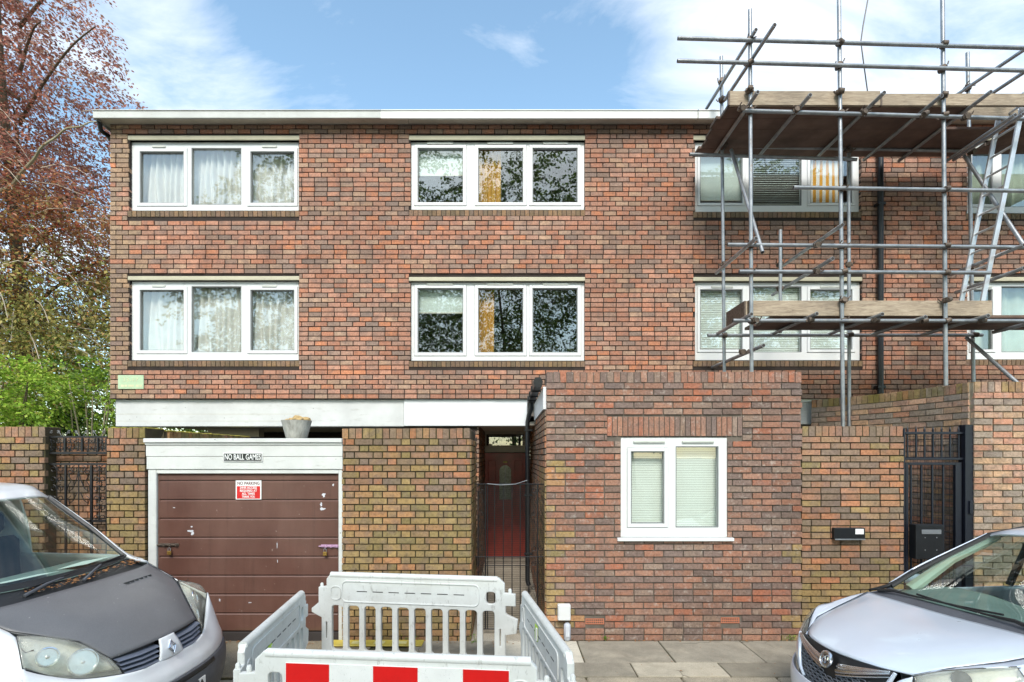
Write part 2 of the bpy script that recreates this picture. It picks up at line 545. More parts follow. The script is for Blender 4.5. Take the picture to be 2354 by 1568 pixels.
def backing(parent, x0, x1, y0, y1, z0, z1, holes, m, name="mortar"):
    """the wall body behind the brick faces (lies along X) with its openings left out"""
    mb = MB()
    zs = sorted({z0, z1} | {min(max(h[2], z0), z1) for h in holes} | {min(max(h[3], z0), z1) for h in holes})
    for a, b in zip(zs, zs[1:]):
        if b - a < 1e-4: continue
        iv = [(x0, x1)]
        for hx0, hx1, hz0, hz1 in holes:
            if hz0 <= a + 1e-5 and hz1 >= b - 1e-5:
                nv = []
                for p, q in iv:
                    if hx1 <= p or hx0 >= q: nv.append((p, q)); continue
                    if hx0 > p: nv.append((p, hx0))
                    if hx1 < q: nv.append((hx1, q))
                iv = nv
        for p, q in iv: mb.box(p, q, y0, y1, a, b)
    return mb.build(name, m, parent)

def coping_row(u0, u1, z0, z1, w=.066, j=.011):
    n = max(1, round((u1 - u0) / (w + j))); s = (u1 - u0) / n
    return [(u0 + (i + .5) * s, (z0 + z1) / 2, s - j, z1 - z0) for i in range(n)]

# ------------------------------------------------------------------ windows
def window(parent, D, x0, x1, y0, y1, lights, vents=(), depth=.07, sill=None, label=None, mull=()):
    """uPVC window in photo pixels on plane D; lights = (gx0, gx1, gy0, gy1, sash) glass edges, sash = width of the opening frame"""
    fx = lambda p: WX(p, D); fz = lambda p: WZ(p, D)
    X0, X1, Z0, Z1 = fx(x0), fx(x1), fz(y1), fz(y0)
    holes = []
    for gx0, gx1, gy0, gy1, s in lights:
        holes.append((fx(gx0 - s), fx(gx1 + s), fz(gy1 + s), fz(gy0 - s)))
    fr = backing(parent, X0, X1, D, D + depth, Z0, Z1, holes, M['upvc'], "window")
    if label: fr["label"] = label
    gl = D + .03
    for (gx0, gx1, gy0, gy1, s), h in zip(lights, holes):
        a, b, c, d = fx(gx0), fx(gx1), fz(gy1), fz(gy0)
        if s:
            sb = MB()
            e = .004
            for (p, q, u, v) in ((h[0] + e, a, h[2] + e, h[3] - e), (b, h[1] - e, h[2] + e, h[3] - e), (a, b, h[2] + e, c), (a, b, d, h[3] - e)):
                sb.cbox(p, q, D - .012, D + .05, u, v, .005)
            sb.build("sash", M['upvc'], fr)
            MB().box(h[0], h[1], D + .045, D + .052, h[2], h[2] + .004).build("gasket", M['black_plastic'], fr)
        bead = MB(); t = .012
        for (p, q, u, v) in ((a, a + t, c, d), (b - t, b, c, d), (a + t, b - t, c, c + t), (a + t, b - t, d - t, d)):
            bead.box(p, q, D + .006, D + .028, u, v)
        bead.build("glazing_bead", M['gasket'], fr)
        MB().box(a, b, gl, gl + .004, c, d).build("pane", M['glass'], fr)
    for vx0, vx1, vy in vents:
        MB().cbox(fx(vx0), fx(vx1), D - .024, D - .0005, fz(vy + 3), fz(vy - 2), .004).build("trickle_vent", M['upvc_grey'], fr)
    return fr
M['gasket'] = simple('grey_gasket', C(120, 122, 122), .5)
M['upvc_grey'] = simple('vent_plastic', C(196, 198, 190), .4)

def curtain(name, label, cat, D, x0, x1, y0, y1, m, folds=9, amp=.035, seed=0, group=None, spread=0.):
    """hanging cloth with real pleats"""
    r = random.Random(seed)
    X0, X1, Z0, Z1 = WX(x0, D), WX(x1, D), WZ(y1, D), WZ(y0, D)
    n = folds * 12; rows = 10
    ph = [r.uniform(0, 6.28) for _ in range(4)]
    vs, fs = [], []
    for j_ in range(rows + 1):
        v = j_ / rows
        for i in range(n + 1):
            u = i / n
            uu = u + .01 * math.sin(u * 23 + ph[0]) + .006 * math.sin(v * 5 + u * 40 + ph[1])
            a = amp * (.55 + .45 * v) * (.75 + .25 * math.sin(u * 17 + ph[2]))
            y = a * math.sin(uu * folds * 2 * math.pi + .5 * math.sin(u * 9 + ph[3])) + .012 * math.sin(u * 61 + v * 3)
            vs.append((X0 + (X1 - X0) * (u + spread * v * (u - .5)), D + y, Z1 + (Z0 - Z1) * v))
    for j_ in range(rows):
        for i in range(n):
            a = j_ * (n + 1) + i
            fs.append((a, a + 1, a + n + 2, a + n + 1))
    me = bpy.data.meshes.new(name); me.from_pydata(vs, [], fs); me.materials.append(m)
    me.polygons.foreach_set("use_smooth", [True] * len(me.polygons))
    o = link(name, me)
    md = o.modifiers.new("cloth", 'SOLIDIFY'); md.thickness = .0015
    return tag(o, label, cat, group)
def cloth_mat(name, color, trans=.35, var=.06):
    k = N(name)
    c = k.mix(1., color, k.ramp(k.noise(5, 3), [(.3, 1 - var), (.7, 1 + var)]), 'MULTIPLY')
    d = k.bsdf(c, .9, 0, None, Specular_IOR_Level=.1)
    t = k.node("ShaderNodeBsdfTranslucent"); k.put(t.inputs[0], c)
    m = k.node("ShaderNodeMixShader"); m.inputs[0].default_value = trans
    k.l.new(d, m.inputs[1]); k.l.new(t.outputs[0], m.inputs[2])
    return k.done(m.outputs[0])
M['net'] = cloth_mat('white_net', C(238, 236, 231))
M['gold'] = cloth_mat('mustard_cloth', C(206, 160, 82), .2, .12)
M['blind'] = cloth_mat('pale_roller_blind', C(226, 236, 230), .3, .02)
M['slat'] = simple('blind_slat', C(226, 232, 224), .5, var=.03)
M['green_cloth'] = cloth_mat('pale_green_curtain', C(196, 208, 192), .3, .08)
def stripes_mat():
    k = N('orange_white_stripe_cloth')
    x = k.sep(k.pos())[0]
    w = k.math('FRACT', k.math('MULTIPLY', x, 1 / .098))
    c = k.mix(k.math('GREATER_THAN', w, .52), C(226, 226, 222), C(216, 158, 62))
    return k.done(k.bsdf(c, .9))
M['stripe'] = stripes_mat()
# ------------------------------------------------------------------ ground
def ground_mat(name, base, dark, scale=3., bump=.5, specks=True):
    k = N(name)
    c = k.mix(k.ramp(k.noise(scale, 6, .65), [(.35, 0.), (.7, 1.)]), base, dark)
    if specks:
        c = k.mix(1., c, k.ramp(k.noise(90, 2, .7), [(.3, .7), (.7, 1.3)]), 'MULTIPLY')
    return k.done(k.bsdf(c, .92, 0, k.bump(k.noise(120, 4, .7), bump, .006)))
M['asphalt'] = ground_mat('asphalt', C(104, 102, 100), C(86, 85, 83))
M['soil'] = ground_mat('leafy_soil', C(82, 70, 52), C(60, 62, 38), 2.)
M['crossover'] = ground_mat('dirty_concrete', C(150, 138, 118), C(118, 108, 86), 2.4)
M['kerb'] = ground_mat('kerb_stone', C(176, 164, 142), C(140, 132, 116), 3.)
RY = -.08                                   # road level
g = MB().add([(-400, -400, -.30), (400, -400, -.30), (400, 400, -.30), (-400, 400, -.30)], [(0, 1, 2, 3)]).build("ground", M['soil'])
tag(g, kind="structure")
g = MB().box(-60, 60, -5.2, 4.9, -.25, RY).build("road", M['asphalt']); tag(g, kind="structure")
g = MB().box(-60, 60, -9.0, -5.2, -.25, .0).build("far_pavement", M['crossover']); tag(g, kind="structure")
g = MB().box(-30, 30, 6.0, 30, -.25, -.012).build("garden_ground", M['soil']); tag(g, kind="structure")
g = MB().box(-.47, .449, 6.0, 10.6, -.011, -.002).build("path", ground_mat('pale_path', C(186, 176, 160), C(150, 140, 122), 2.)); tag(g, kind="structure")
pav = MB().box(-60, 60, 5.02, 6.0, -.25, -.012).build("pavement", mortar_mat('pavement_joint', C(92, 84, 66), .4))
tag(pav, kind="structure")
def slab_mat():
    k = N('paving_slab')
    base = k.node("ShaderNodeObjectInfo").outputs["Color"]
    c = k.mix(1., base, k.ramp(k.noise(3.4, 6, .7), [(.3, .72), (.72, 1.16)]), 'MULTIPLY')
    worn = k.ramp(k.noise(1.6, 4, .5, dist=.6), [(.55, 0.), (.66, 1.)])
    c = k.mix(k.math('MULTIPLY', worn, .4), c, C(196, 184, 162))
    c = k.mix(1., c, k.ramp(k.noise(110, 2, .7), [(.3, .82), (.7, 1.15)]), 'MULTIPLY')
    n = k.node("ShaderNodeTexVoronoi", feature='DISTANCE_TO_EDGE'); n.inputs["Scale"].default_value = 1.15
    wv_ = k.node("ShaderNodeVectorMath", operation='ADD'); k.l.new(k.pos(), wv_.inputs[0])
    nz = k.node("ShaderNodeTexNoise"); nz.inputs["Scale"].default_value = 5.; k.l.new(k.pos(), nz.inputs["Vector"])
    sc_ = k.node("ShaderNodeVectorMath", operation='SCALE'); sc_.inputs["Scale"].default_value = .16; k.l.new(nz.outputs["Color"], sc_.inputs[0])
    k.l.new(sc_.outputs[0], wv_.inputs[1]); k.l.new(wv_.outputs[0], n.inputs["Vector"])
    crack = k.math('MULTIPLY', k.ramp(n.outputs["Distance"], [(.004, 1.), (.009, 0.)]), k.ramp(k.noise(.9, 2), [(.5, 0.), (.56, 1.)]))
    c = k.mix(k.math('MULTIPLY', crack, .7), c, C(70, 64, 54))
    gum = k.ramp(k.voro(7.5), [(.055, 1.), (.075, 0.)])
    c = k.mix(k.math('MULTIPLY', gum, .35), c, C(88, 84, 78))
    stain = k.ramp(k.noise(2.3, 5, .7, dist=1.), [(.56, 0.), (.72, 1.)])
    c = k.mix(k.math('MULTIPLY', stain, .4), c, C(104, 94, 78))
    return k.done(k.bsdf(c, .9, 0, k.bump(k.noise(70, 5, .7), .4, .005)))
M['slab'] = slab_mat()
def slab_mesh():
    return MB().cbox(-.5, .5, -.5, .5, -.05, .0, .006).mesh("paving_slab", M['slab'])
SLAB = slab_mesh()
rs = random.Random(3)
def slab(x0, x1, y0, y1, c):
    o = bpy.data.objects.new("paving_slab", SLAB); col.objects.link(o); _mpi(o, pav)
    o.location = ((x0 + x1) / 2, (y0 + y1) / 2, rs.uniform(-.003, .003)); o.scale = (x1 - x0 - .014, y1 - y0 - .012, 1)
    o.rotation_euler = (rs.gauss(0, .002), rs.gauss(0, .002), rs.gauss(0, .003))
    o.color = c
for k in range(-2, 8):
    x = .80 + .935 * k
    slab(x, x + .935, 5.37, 6.0, C(*(lambda d: [v + d for v in (150, 142, 126)])(rs.randint(-14, 8))) if k != -1 else C(206, 198, 180))
for k in range(-2, 8):
    x = .36 + .9 * k
    slab(x, x + .9, 5.03, 5.37, C(*(lambda d: [v + d for v in (152, 144, 128)])(rs.randint(-14, 8))) if k != 1 else C(186, 176, 156))
cr = MB().box(-6.5, -1.52, 5.02, 6.0, -.01, -.002).build("driveway_crossover", M['crossover']); tag(cr, kind="structure")
cr = MB().box(-60, -6.5, 5.02, 6.0, -.01, -.004).build("pavement_strip", M['crossover']); tag(cr, kind="structure")
kb = MB().cbox(-.45, .45, -.062, .062, -.2, 0, .012).mesh("kerb_stone", M['kerb'])
kerb = MB().box(-60, 60, 4.905, 5.018, -.25, -.03).build("kerb", M['kerb']); tag(kerb, kind="structure")
for i in range(-7, 9):
    o = bpy.data.objects.new("kerb_stone", kb); col.objects.link(o); _mpi(o, kerb)
    o.location = (i * .915 + .3, 4.962, -.002 - (.05 if -6.5 < i * .915 < -2.2 else 0)); o.rotation_euler = (0, 0, rs.gauss(0, .003))

# ------------------------------------------------------------------ the terrace
FD = 8.12                                   # plane of the upper brick face
FX0, FX1 = WX(255, FD), 9.9
FZ0, FZ1 = WZ(917, FD), WZ(287, FD)
terr = thing("terrace_house", "three-storey red brick terrace house with flat white-edged roof behind the garden walls", "house", (0, FD, 0))
fxd = lambda p: WX(p, FD); fzd = lambda p: WZ(p, FD)
WIN = [(298, 688, 323, 485), (298, 688, 645, 829), (944, 1344, 323, 483), (944, 1344, 647, 830),
       (1597, 1979, 323, 487), (1597, 1981, 647, 829), (2222, 2606, 323, 491), (2222, 2606, 647, 826)]
holes_w = [(fxd(a), fxd(b), fzd(d), fzd(c)) for a, b, c, d in WIN]
wall = backing(terr, FX0, FX1, FD + .001, FD + .22, FZ0, FZ1, holes_w, MORT['facade'], "front_wall")
# lintels and brick sills take their own room in the bond
holes_b = []
for a, b, c, d in WIN:
    t = 12 if c < 400 else 11
    holes_b += [(fxd(a), fxd(b), fzd(d), fzd(c)), (fxd(a - 4), fxd(b + 1), fzd(c), fzd(c - t)), (fxd(a - 4), fxd(b + 1), fzd(d + 14), fzd(d))]
def c_fac(u, z, r):
    X = u + FX0
    if X < FX0 + .42 + r.uniform(-.2, .15) and r.random() < .8: return P_QUOIN(r)
    c = P_FACADE(r)
    if z > FZ1 - .28: c = tuple(v * .72 for v in c)      # top courses coloured darker than the rest
    return c
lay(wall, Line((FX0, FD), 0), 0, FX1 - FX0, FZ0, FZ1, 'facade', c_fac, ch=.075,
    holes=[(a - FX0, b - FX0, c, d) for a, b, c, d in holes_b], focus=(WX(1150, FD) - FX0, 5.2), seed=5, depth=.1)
# side return, out of the photo's sight
sidem = brick_mat('side_wall_brick', True)
MB().box(FX0 + .002, FX0 + .2, FD + .22, 14, FZ0, FZ1).build("side_wall", MORT['facade'], terr)
for a, b, c, d in WIN:
    t = 12 if c < 400 else 11
    X0, X1 = fxd(a - 4), fxd(b + 1)
    lt = MB().cbox(X0, X1, FD - .012, FD + .2, fzd(c), fzd(c - t) - .008, .008).build("lintel", M['lintel'], terr)
    # brick-on-edge sill
    sl = MB().box(X0, X1, FD + .0, FD + .2, fzd(d + 13), fzd(d) - .002).build("sill_bed", MORT['facade'], terr)
    rr = random.Random(int(a + c))
    for (u, z, l, h) in coping_row(0, X1 - X0, fzd(d + 13), fzd(d) - .003, .062, .010):
        o = bpy.data.objects.new("sill_brick", UNIT['sill']); col.objects.link(o); _mpi(o, sl)
        o.location = (X0 + u, FD + .04, z); o.scale = (l, .1 + rr.uniform(0, .008), h); o.rotation_euler = (R(4), rr.gauss(0, .01), rr.gauss(0, .01))
        o.color = (*P_SILL(rr), 1)

# window frames, photo pixels
WD = FD + .05
wins = []
for (y0, y1, g0, g1) in ((325, 484, 349, 467), (645, 828, 667, 806)):
    wins.append(window(terr, WD, 300, 686.5, y0, y1, [(322, 423, g0, g1, 8), (440, 555, g0 - 9, g1 + 4, 0), (576, 677, g0, g1, 8)],
                       vents=((351, 381, y0 + 13), (603, 637, y0 + 13))))
for (y0, y1, g0, g1) in ((325, 482, 341, 466), (648, 829, 663, 811)):
    wins.append(window(terr, WD, 945, 1343, y0, y1, [(960, 1065, g0, g1, 8), (1099, 1203, g0, g1, 8), (1224, 1328, g0, g1, 8)],
                       vents=((982, 1042, y0 + 5), (1120, 1180, y0 + 5), (1248, 1306, y0 + 5))))
for (y0, y1, g0, g1) in ((328, 487, 352, 467), (648, 828, 666, 804)):
    wins.append(window(terr, WD, 1598, 1979, y0, y1, [(1609, 1707, g0, g1, 7), (1730, 1843, g0 - 8, g1 + 6, 0), (1862, 1959, g0, g1, 7)],
                       vents=((1634, 1684, y0 + 12), (1884, 1934, y0 + 12))))
for (y0, y1, g0, g1) in ((328, 490, 352, 470), (648, 826, 666, 804)):
    wins.append(window(terr, WD, 2223, 2606, y0, y1, [(2234, 2281, g0, g1, 7), (2302, 2420, g0 - 8, g1 + 6, 0), (2440, 2590, g0, g1, 7)],
                       vents=((2235, 2278, y0 + 12),)))
# inner rooms so that the panes look into dim space
room = simple('room_plaster', C(150, 142, 134), .9, var=.1)
fl = simple('room_floor', C(86, 66, 50), .7)
def rooms():
    mb = MB()
    mb.box(FX0 + .2, FX1, 12.4, 12.5, 2.70, FZ1)                       # back walls
    for z in (FZ0 - .25, 5.28, FZ1 + .03): mb.box(FX0 + .2, FX1, FD + .22, 12.4, z, z + .22)
    for x in (WX(830, FD), WX(1470, FD), WX(2100, FD), FX1 - .1): mb.box(x, x + .1, FD + .22, 12.4, FZ0 - .03, FZ1)
    return mb
rooms().build("inner_walls", room, terr)
CD = WD + .16
curtain("net_curtain", "white pleated net curtain in the upper window at the left end", "curtain", CD, 303, 684, 330, 482, M['net'], 24, .045, 1, "net curtains")
curtain("net_curtain", "white pleated net curtain in the lower window at the left end", "curtain", CD, 303, 684, 650, 826, M['net'], 21, .05, 2, "net curtains")
curtain("mustard_curtain", "mustard curtain gathered in the middle pane of the upper centre window", "curtain", CD, 1092, 1152, 330, 480, M['gold'], 4, .04, 3, "mustard curtains")
curtain("mustard_curtain", "mustard curtain gathered in the middle pane of the lower centre window", "curtain", CD, 1094, 1136, 652, 828, M['gold'], 4, .04, 4, "mustard curtains")
def roller(label, x0, x1, y0, y1, D=CD - .05):
    t = thing("roller_blind", label, "blind", W((x0 + x1) / 2, y1, D), "roller blinds")
    MB().box(WX(x0, D), WX(x1, D), D, D + .002, WZ(y1, D), WZ(y0, D)).build("blind_cloth", M['blind'], t)
    MB().tube((WX(x0, D), D + .02, WZ(y0, D)), (WX(x1, D), D + .02, WZ(y0, D)), .018).build("roller_tube", M['cream'], t)
    MB().cbox(WX(x0, D), WX(x1, D), D - .006, D + .008, WZ(y1 + 3, D), WZ(y1, D), .002).build("bottom_bar", M['cream'], t)
roller("pale roller blind half down in the upper centre window", 955, 1072, 333, 402)
roller("pale roller blind half down in the lower centre window", 955, 1072, 655, 718)
roller("grey-green blind nearly down in the left pane of the upper right window", 1602, 1716, 340, 460)
def venetian(label, x0, x1, y0, y1, D=CD - .06, tilt=38, grp="venetian blinds"):
    t = thing("venetian_blind", label, "blind", W((x0 + x1) / 2, y1, D), grp)
    z0, z1 = WZ(y1, D), WZ(y0, D); n = int((z1 - z0) / .028)
    mb = MB()
    for i in range(n):
        z = z0 + (i + .5) * (z1 - z0) / n
        m = Matrix.Translation((0, D, z)) @ Matrix.Rotation(R(tilt), 4, 'X')
        mb.box(WX(x0, D), WX(x1, D), -.0125, .0125, -.0006, .0006, m)
    o = mb.build("slats", M['slat'], t); o["kind"] = "stuff"
    MB().cbox(WX(x0, D), WX(x1, D), D - .014, D + .014, z1, z1 + .03, .003).build("head_rail", M['cream'], t)
    MB().cbox(WX(x0, D), WX(x1, D), D - .012, D + .012, z0 - .012, z0, .003).build("bottom_rail", M['cream'], t)
venetian("green-grey venetian blind in the middle pane of the upper right window", 1722, 1850, 340, 470)
venetian("closed venetian blind in the left pane of the lower right window", 1602, 1716, 656, 826, tilt=78)
venetian("closed venetian blind in the middle pane of the lower right window", 1722, 1850, 656, 826, tilt=78)
venetian("closed venetian blind in the right pane of the lower right window", 1855, 1975, 656, 826, tilt=78)
curtain("striped_cloth", "orange and white striped cloth hung in the upper right window", "curtain", CD - .05, 1862, 1938, 340, 486, M['stripe'], 3, .006, 5)
curtain("pale_curtain", "pale green curtain in the upper window at the far right behind the ladder", "curtain", CD, 2226, 2603, 345, 486, M['green_cloth'], 12, .04, 6, "pale curtains")
curtain("pale_curtain", "pale green curtain in the lower window at the far right", "curtain", CD, 2226, 2603, 660, 822, M['green_cloth'], 12, .04, 7, "pale curtains")

# roof edge
RD = 7.92
roof = MB().box(WX(213, RD) + .01, FX1, RD + .03, 14.2, FZ1 + .042, FZ1 + .125).build("roof", simple('roof_felt', C(70, 70, 70), .9), terr)
for i, (a, b, m_) in enumerate(((213, 875, 'fascia_old'), (875, 1604, 'fascia_new'), (1606, 2380, 'fascia_new'))):
    MB().cbox(WX(a, RD), WX(b, RD) if b < 2380 else FX1, RD, RD + .03, WZ(271 if i < 1 else 272, RD), WZ(255, RD), .004).build("fascia_board", M[m_], terr)
    MB().cbox(WX(a, RD) + .002, WX(b, RD) - .002 if b < 2380 else FX1, RD - .012, RD + .05, WZ(255, RD) + .001, WZ(253.2, RD) + .004, .003).build("roof_trim", M['fascia_old' if i == 0 else 'fascia_new'], terr)
MB().box(WX(213, RD), WX(213, RD) + .03, RD + .031, 14.2, WZ(271, RD), WZ(255, RD)).build("fascia_board", M['fascia_old'], terr)
for i, (a, b) in enumerate(((216, 935), (936, 1604), (1605, 2400))):
    MB().box(WX(a, RD), WX(b, RD) if b < 2390 else FX1, RD + .031, FD + .2, FZ1 + .002 + .004 * i, FZ1 + .04).build("soffit_panel", M['soffit'], terr)
# rainwater pipe at the left corner and the long black one behind the scaffold
MB().path([W(228, 280, 8.0), W(232, 300, 8.05), W(248, 312, 8.2), W(256, 322, 8.4)], .035).build("rainwater_pipe", M['black_plastic'], terr, True)
pp = MB().path([(WX(2023, 8.05), 8.04, FZ1), (WX(2023, 8.05), 8.04, 2.4)], .042, 12).build("rainwater_pipe", M['black_plastic'], terr, True)
for y in (470, 700, 890): MB().cbox(WX(2023, 8.05) - .06, WX(2023, 8.05) + .06, 8.0, 8.11, WZ(y, 8.05) - .02, WZ(y, 8.05) + .02, .004).build("pipe_clip", M['black_plastic'], pp)
# floor beam over the open ground storey
BD = FD + .05
bz0, bz1 = WZ(981, BD), FZ0 - .004
MB().cbox(WX(265, BD), WX(929, BD), BD, BD + .3, bz0, bz1, .01).build("concrete_beam", M['beam'], terr)
for y in (952, 968): MB().box(WX(266, BD), WX(700, BD), BD - .0015, BD + .002, WZ(y, BD) - .002, WZ(y, BD) + .002).build("shutter_mark", M['lintel'], terr)
MB().cbox(WX(929, BD) + .002, WX(1212, BD), BD - .014, BD + .3, WZ(980, BD) + .003, bz1, .006).build("concrete_beam", M['beam_new'], terr)
MB().cbox(WX(1840, BD), FX1, BD + .006, BD + .3, WZ(976, BD), bz1, .01).build("concrete_beam", M['beam'], terr)
MB().cbox(WX(1840, BD), FX1, BD - .02, BD + .005, WZ(926, BD), WZ(917, BD), .006).build("drip_ledge", M['cream'], terr)
under = MB().box(FX0 + .25, FX1, BD + .3, 12.4, bz0 + .04, bz0 + .10).build("undercroft_ceiling", simple('undercroft_plaster', C(214, 208, 194), .9), terr)
MB().box(WX(477, 9.4), WX(595, 9.4), 9.4, 9.6, WZ(1004, 9.4), bz0 + .038).build("cream_wall_panel", M['cream'], terr)
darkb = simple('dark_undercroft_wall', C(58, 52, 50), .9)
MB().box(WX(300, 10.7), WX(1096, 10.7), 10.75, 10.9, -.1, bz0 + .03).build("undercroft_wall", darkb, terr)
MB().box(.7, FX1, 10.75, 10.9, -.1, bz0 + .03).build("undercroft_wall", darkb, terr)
# passage wall beside the door
pwx = -.465
pw = MB().box(pwx - .2, pwx - .009, FD + .1, 10.6, -.1, bz0 + .03).build("passage_wall", MORT['facade'], terr)
lay(pw, Line((pwx, FD + .1), R(90)), 0, 2.4, 0, bz0 + .03, 'facade', P_OLDRED, L=.215, cap=0, seed=31)

# front door
DD = 10.6
door_t = thing("front_door", "dark red panelled front door with arched leaded glass, deep in the passage", "door", W(1161, 1290, DD))
dz0 = WZ(1279, DD)
def doorset():
    X = lambda p: WX(p, DD); Z = lambda p: WZ(p, DD)
    fr = MB()
    for a, b, c, d in ((1102, 1112, 1288, 984), (1211, 1217, 1288, 984)): fr.cbox(X(a), X(b), DD - .03, DD + .08, Z(c), Z(d), .004)
    for a, b in ((984, 998), (1024, 1040)): fr.cbox(X(1112), X(1211), DD - .025, DD + .08, Z(b), Z(a), .004)
    for a, b in ((1112, 1118), (1205, 1211)): fr.cbox(X(a), X(b), DD - .02, DD + .08, Z(1024) + .001, Z(998) - .001, .003)
    fr.build("door_frame", M['cream'], door_t)
    MB().box(X(1118), X(1205), DD + .02, DD + .026, Z(1024), Z(998)).build("fanlight", M['glass'], door_t)
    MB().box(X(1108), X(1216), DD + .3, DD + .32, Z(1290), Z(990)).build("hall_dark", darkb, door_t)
    red = simple('mahogany_red_door', C(164, 60, 48), .32, var=.25, scale=6)
    leaf = MB().cbox(X(1112) + .003, X(1211) - .003, DD + .0, DD + .045, Z(1279), Z(1041), .003).build("door_leaf", red, door_t)
    for (a, b, c, d) in ((1122, 1140, 1058, 1112), (1183, 1201, 1058, 1112), (1122, 1140, 1122, 1195), (1183, 1201, 1122, 1195), (1122, 1156, 1208, 1264), (1166, 1201, 1208, 1264)):
        MB().cbox(X(a), X(b), DD - .011, DD - .001, Z(d), Z(c), .008).build("door_panel", red, leaf)
    # arched glass with its moulding
    cx, hw = X(1161.5), X(1175) - X(1161.5); zb, zt = Z(1148), Z(1083)
    def arch(h, z0_, z1_):
        pts = [(cx - h, z0_ ), (cx + h, z0_)]
        for i in range(13):
            t = math.pi * i / 12
            pts.append((cx + h * math.cos(t), z1_ + h * math.sin(t)))
        return pts
    MB().prism(arch(hw + .035, zb - .035, zt), 'y', DD - .016, DD - .0015).build("glass_moulding", red, leaf, True)
    g1 = simple('frosted_leaded_glass', C(150, 160, 140), .15, var=.35, scale=24)
    MB().prism(arch(hw, zb, zt), 'y', DD - .021, DD - .0165).build("glass_light", g1, leaf, True)
    MB().box(cx - .006, cx + .006, DD - .025, DD - .0215, zb, zt + hw).build("lead_strip", M['galv'], leaf)
    MB().cbox(cx - .045, cx + .045, DD - .03, DD - .012, Z(1062) - .02, Z(1062) + .02, .006).build("door_knocker", simple('brass', C(150, 120, 70), .35, .8), leaf)
    st = thing("doorstep", "grey stone steps below the red front door", "steps", (X(1161), DD - .5, 0))
    cs = simple('step_stone', C(164, 154, 140), .85, bump=.4)
    MB().cbox(X(1108), X(1216), DD - .55, DD + .08, .0, max(.03, dz0 - .02) * .5, .01).build("step", cs, st)
    MB().cbox(X(1108), X(1216), DD - .28, DD + .08, max(.03, dz0 - .02) * .5 + .001, max(.05, dz0 - .004), .01).build("step", cs, st)
doorset()

# name plate by the left corner
npl = thing("name_plate", "faded pale green name plate on the brick corner, lettering worn away", "sign", W(303, 880, FD - .03))
MB().cbox(WX(274, FD), WX(333, FD), FD - .03, FD - .018, WZ(895, FD), WZ(863, FD), .004).build("plate", simple('faded_green_enamel', C(178, 200, 164), .5, var=.06, scale=10), npl)
# ------------------------------------------------------------------ text helper
def text_mesh(body, size, width=None, bold=0., align='CENTER'):
    cu = bpy.data.curves.new("lettering", 'FONT')
    cu.body = body; cu.size = size; cu.align_x = align; cu.align_y = 'CENTER'
    cu.extrude = .0008; cu.offset = bold
    o = bpy.data.objects.new("lettering", cu); col.objects.link(o)
    dg = bpy.context.evaluated_depsgraph_get(); dg.update()
    me = bpy.data.meshes.new_from_object(o.evaluated_get(dg))
    bpy.data.objects.remove(o); bpy.data.curves.remove(cu)
    if width:
        xs = [v.co.x for v in me.vertices]; w = max(xs) - min(xs)
        for v in me.vertices: v.co.x *= width / w
    return me
def lettering(body, x, y, z, size, m, parent, width=None, bold=0., rot=(R(90), 0, 0)):
    me = text_mesh(body, size, width, bold)
    me.materials.clear(); me.materials.append(m)
    o = link("lettering", me, parent)
    o.location = (x, y, z); o.rotation_euler = rot
    return o
M['sign_white'] = simple('sign_white', C(236, 236, 234), .4, var=.03)
M['sign_black'] = simple('sign_black', C(38, 40, 38), .45, var=.15)
M['sign_red'] = simple('sign_red', C(208, 34, 34), .4, var=.06)

worn = simple('worn_cream_letter', C(204, 204, 166), .6)
lettering("33-17", WX(303, FD), FD - .0312, WZ(874, FD), .085, worn, npl, .24)
for i, w in enumerate((.05, .04, .06, .03, .05, .04)):          # the second line is too worn to read
    MB().box(WX(281, FD) + i * .058, WX(281, FD) + i * .058 + w, FD - .0312, FD - .0298, WZ(890, FD), WZ(885, FD)).build("worn_letter", worn, npl)

# ------------------------------------------------------------------ brick walls on the street line
LD = 6.0
def wall_thing(name, label, D, px0, px1, ytop, kind, palf, L=.2, thick=.215, bond='flemish', cap=300, seed=1, cop=.118, back=None, top_kind=None, group=None, z_bottom=-.02, end_right=None):
    X0, X1, Z1 = WX(px0, D), WX(px1, D), WZ(ytop, D)
    t = thing(name, label, "wall", ((X0 + X1) / 2, D + thick / 2, 0), group)
    MB().box(X0 + .004, X1 - .004, D + .001, D + thick - .004, z_bottom, Z1 - .006).build("wall_core", MORT[kind], t)
    ln = Line((X0, D), 0)
    nco = len(coping_row(0, X1 - X0, Z1 - cop, Z1))
    lay(t, ln, 0, X1 - X0, z_bottom, Z1 - cop, kind, palf, L=L, bond=bond, cap=cap, seed=seed)
    # brick-on-edge coping
    rr = random.Random(seed + 50)
    for (u, z, l, h) in coping_row(0, X1 - X0, Z1 - cop + .004, Z1):
        o = bpy.data.objects.new("coping_brick", UNIT[top_kind or kind]); col.objects.link(o); _mpi(o, t)
        o.location = (X0 + u, D + thick / 2 - .004, z + rr.gauss(0, .0015)); o.scale = (l, thick + .006, h)
        o.rotation_euler = (0, rr.gauss(0, .012), rr.gauss(0, .006)); o.color = (*palf(rr), 1) if palf.__code__.co_argcount == 1 else (*palf(u, z, rr), 1)
    return t, X0, X1, Z1
def c_left(u, z, r):
    if z > 1.75 and r.random() < .65: return P_OLDRED(r)
    return P_OLD(r)
pier, px0_, px1_, pz1_ = wall_thing("brick_pier", "mossy yellow-brown brick pier between the scrolled iron gate and the garage", LD, 248, 335, 984, 'old', c_left, thick=.33, seed=2, top_kind='mossy')
wl_mid, *_ = wall_thing("garden_wall", "yellow-green brick wall between the garage door and the passage gate", LD, 787, 1080, 985, 'old', c_left, thick=1.04, seed=3, top_kind='old')
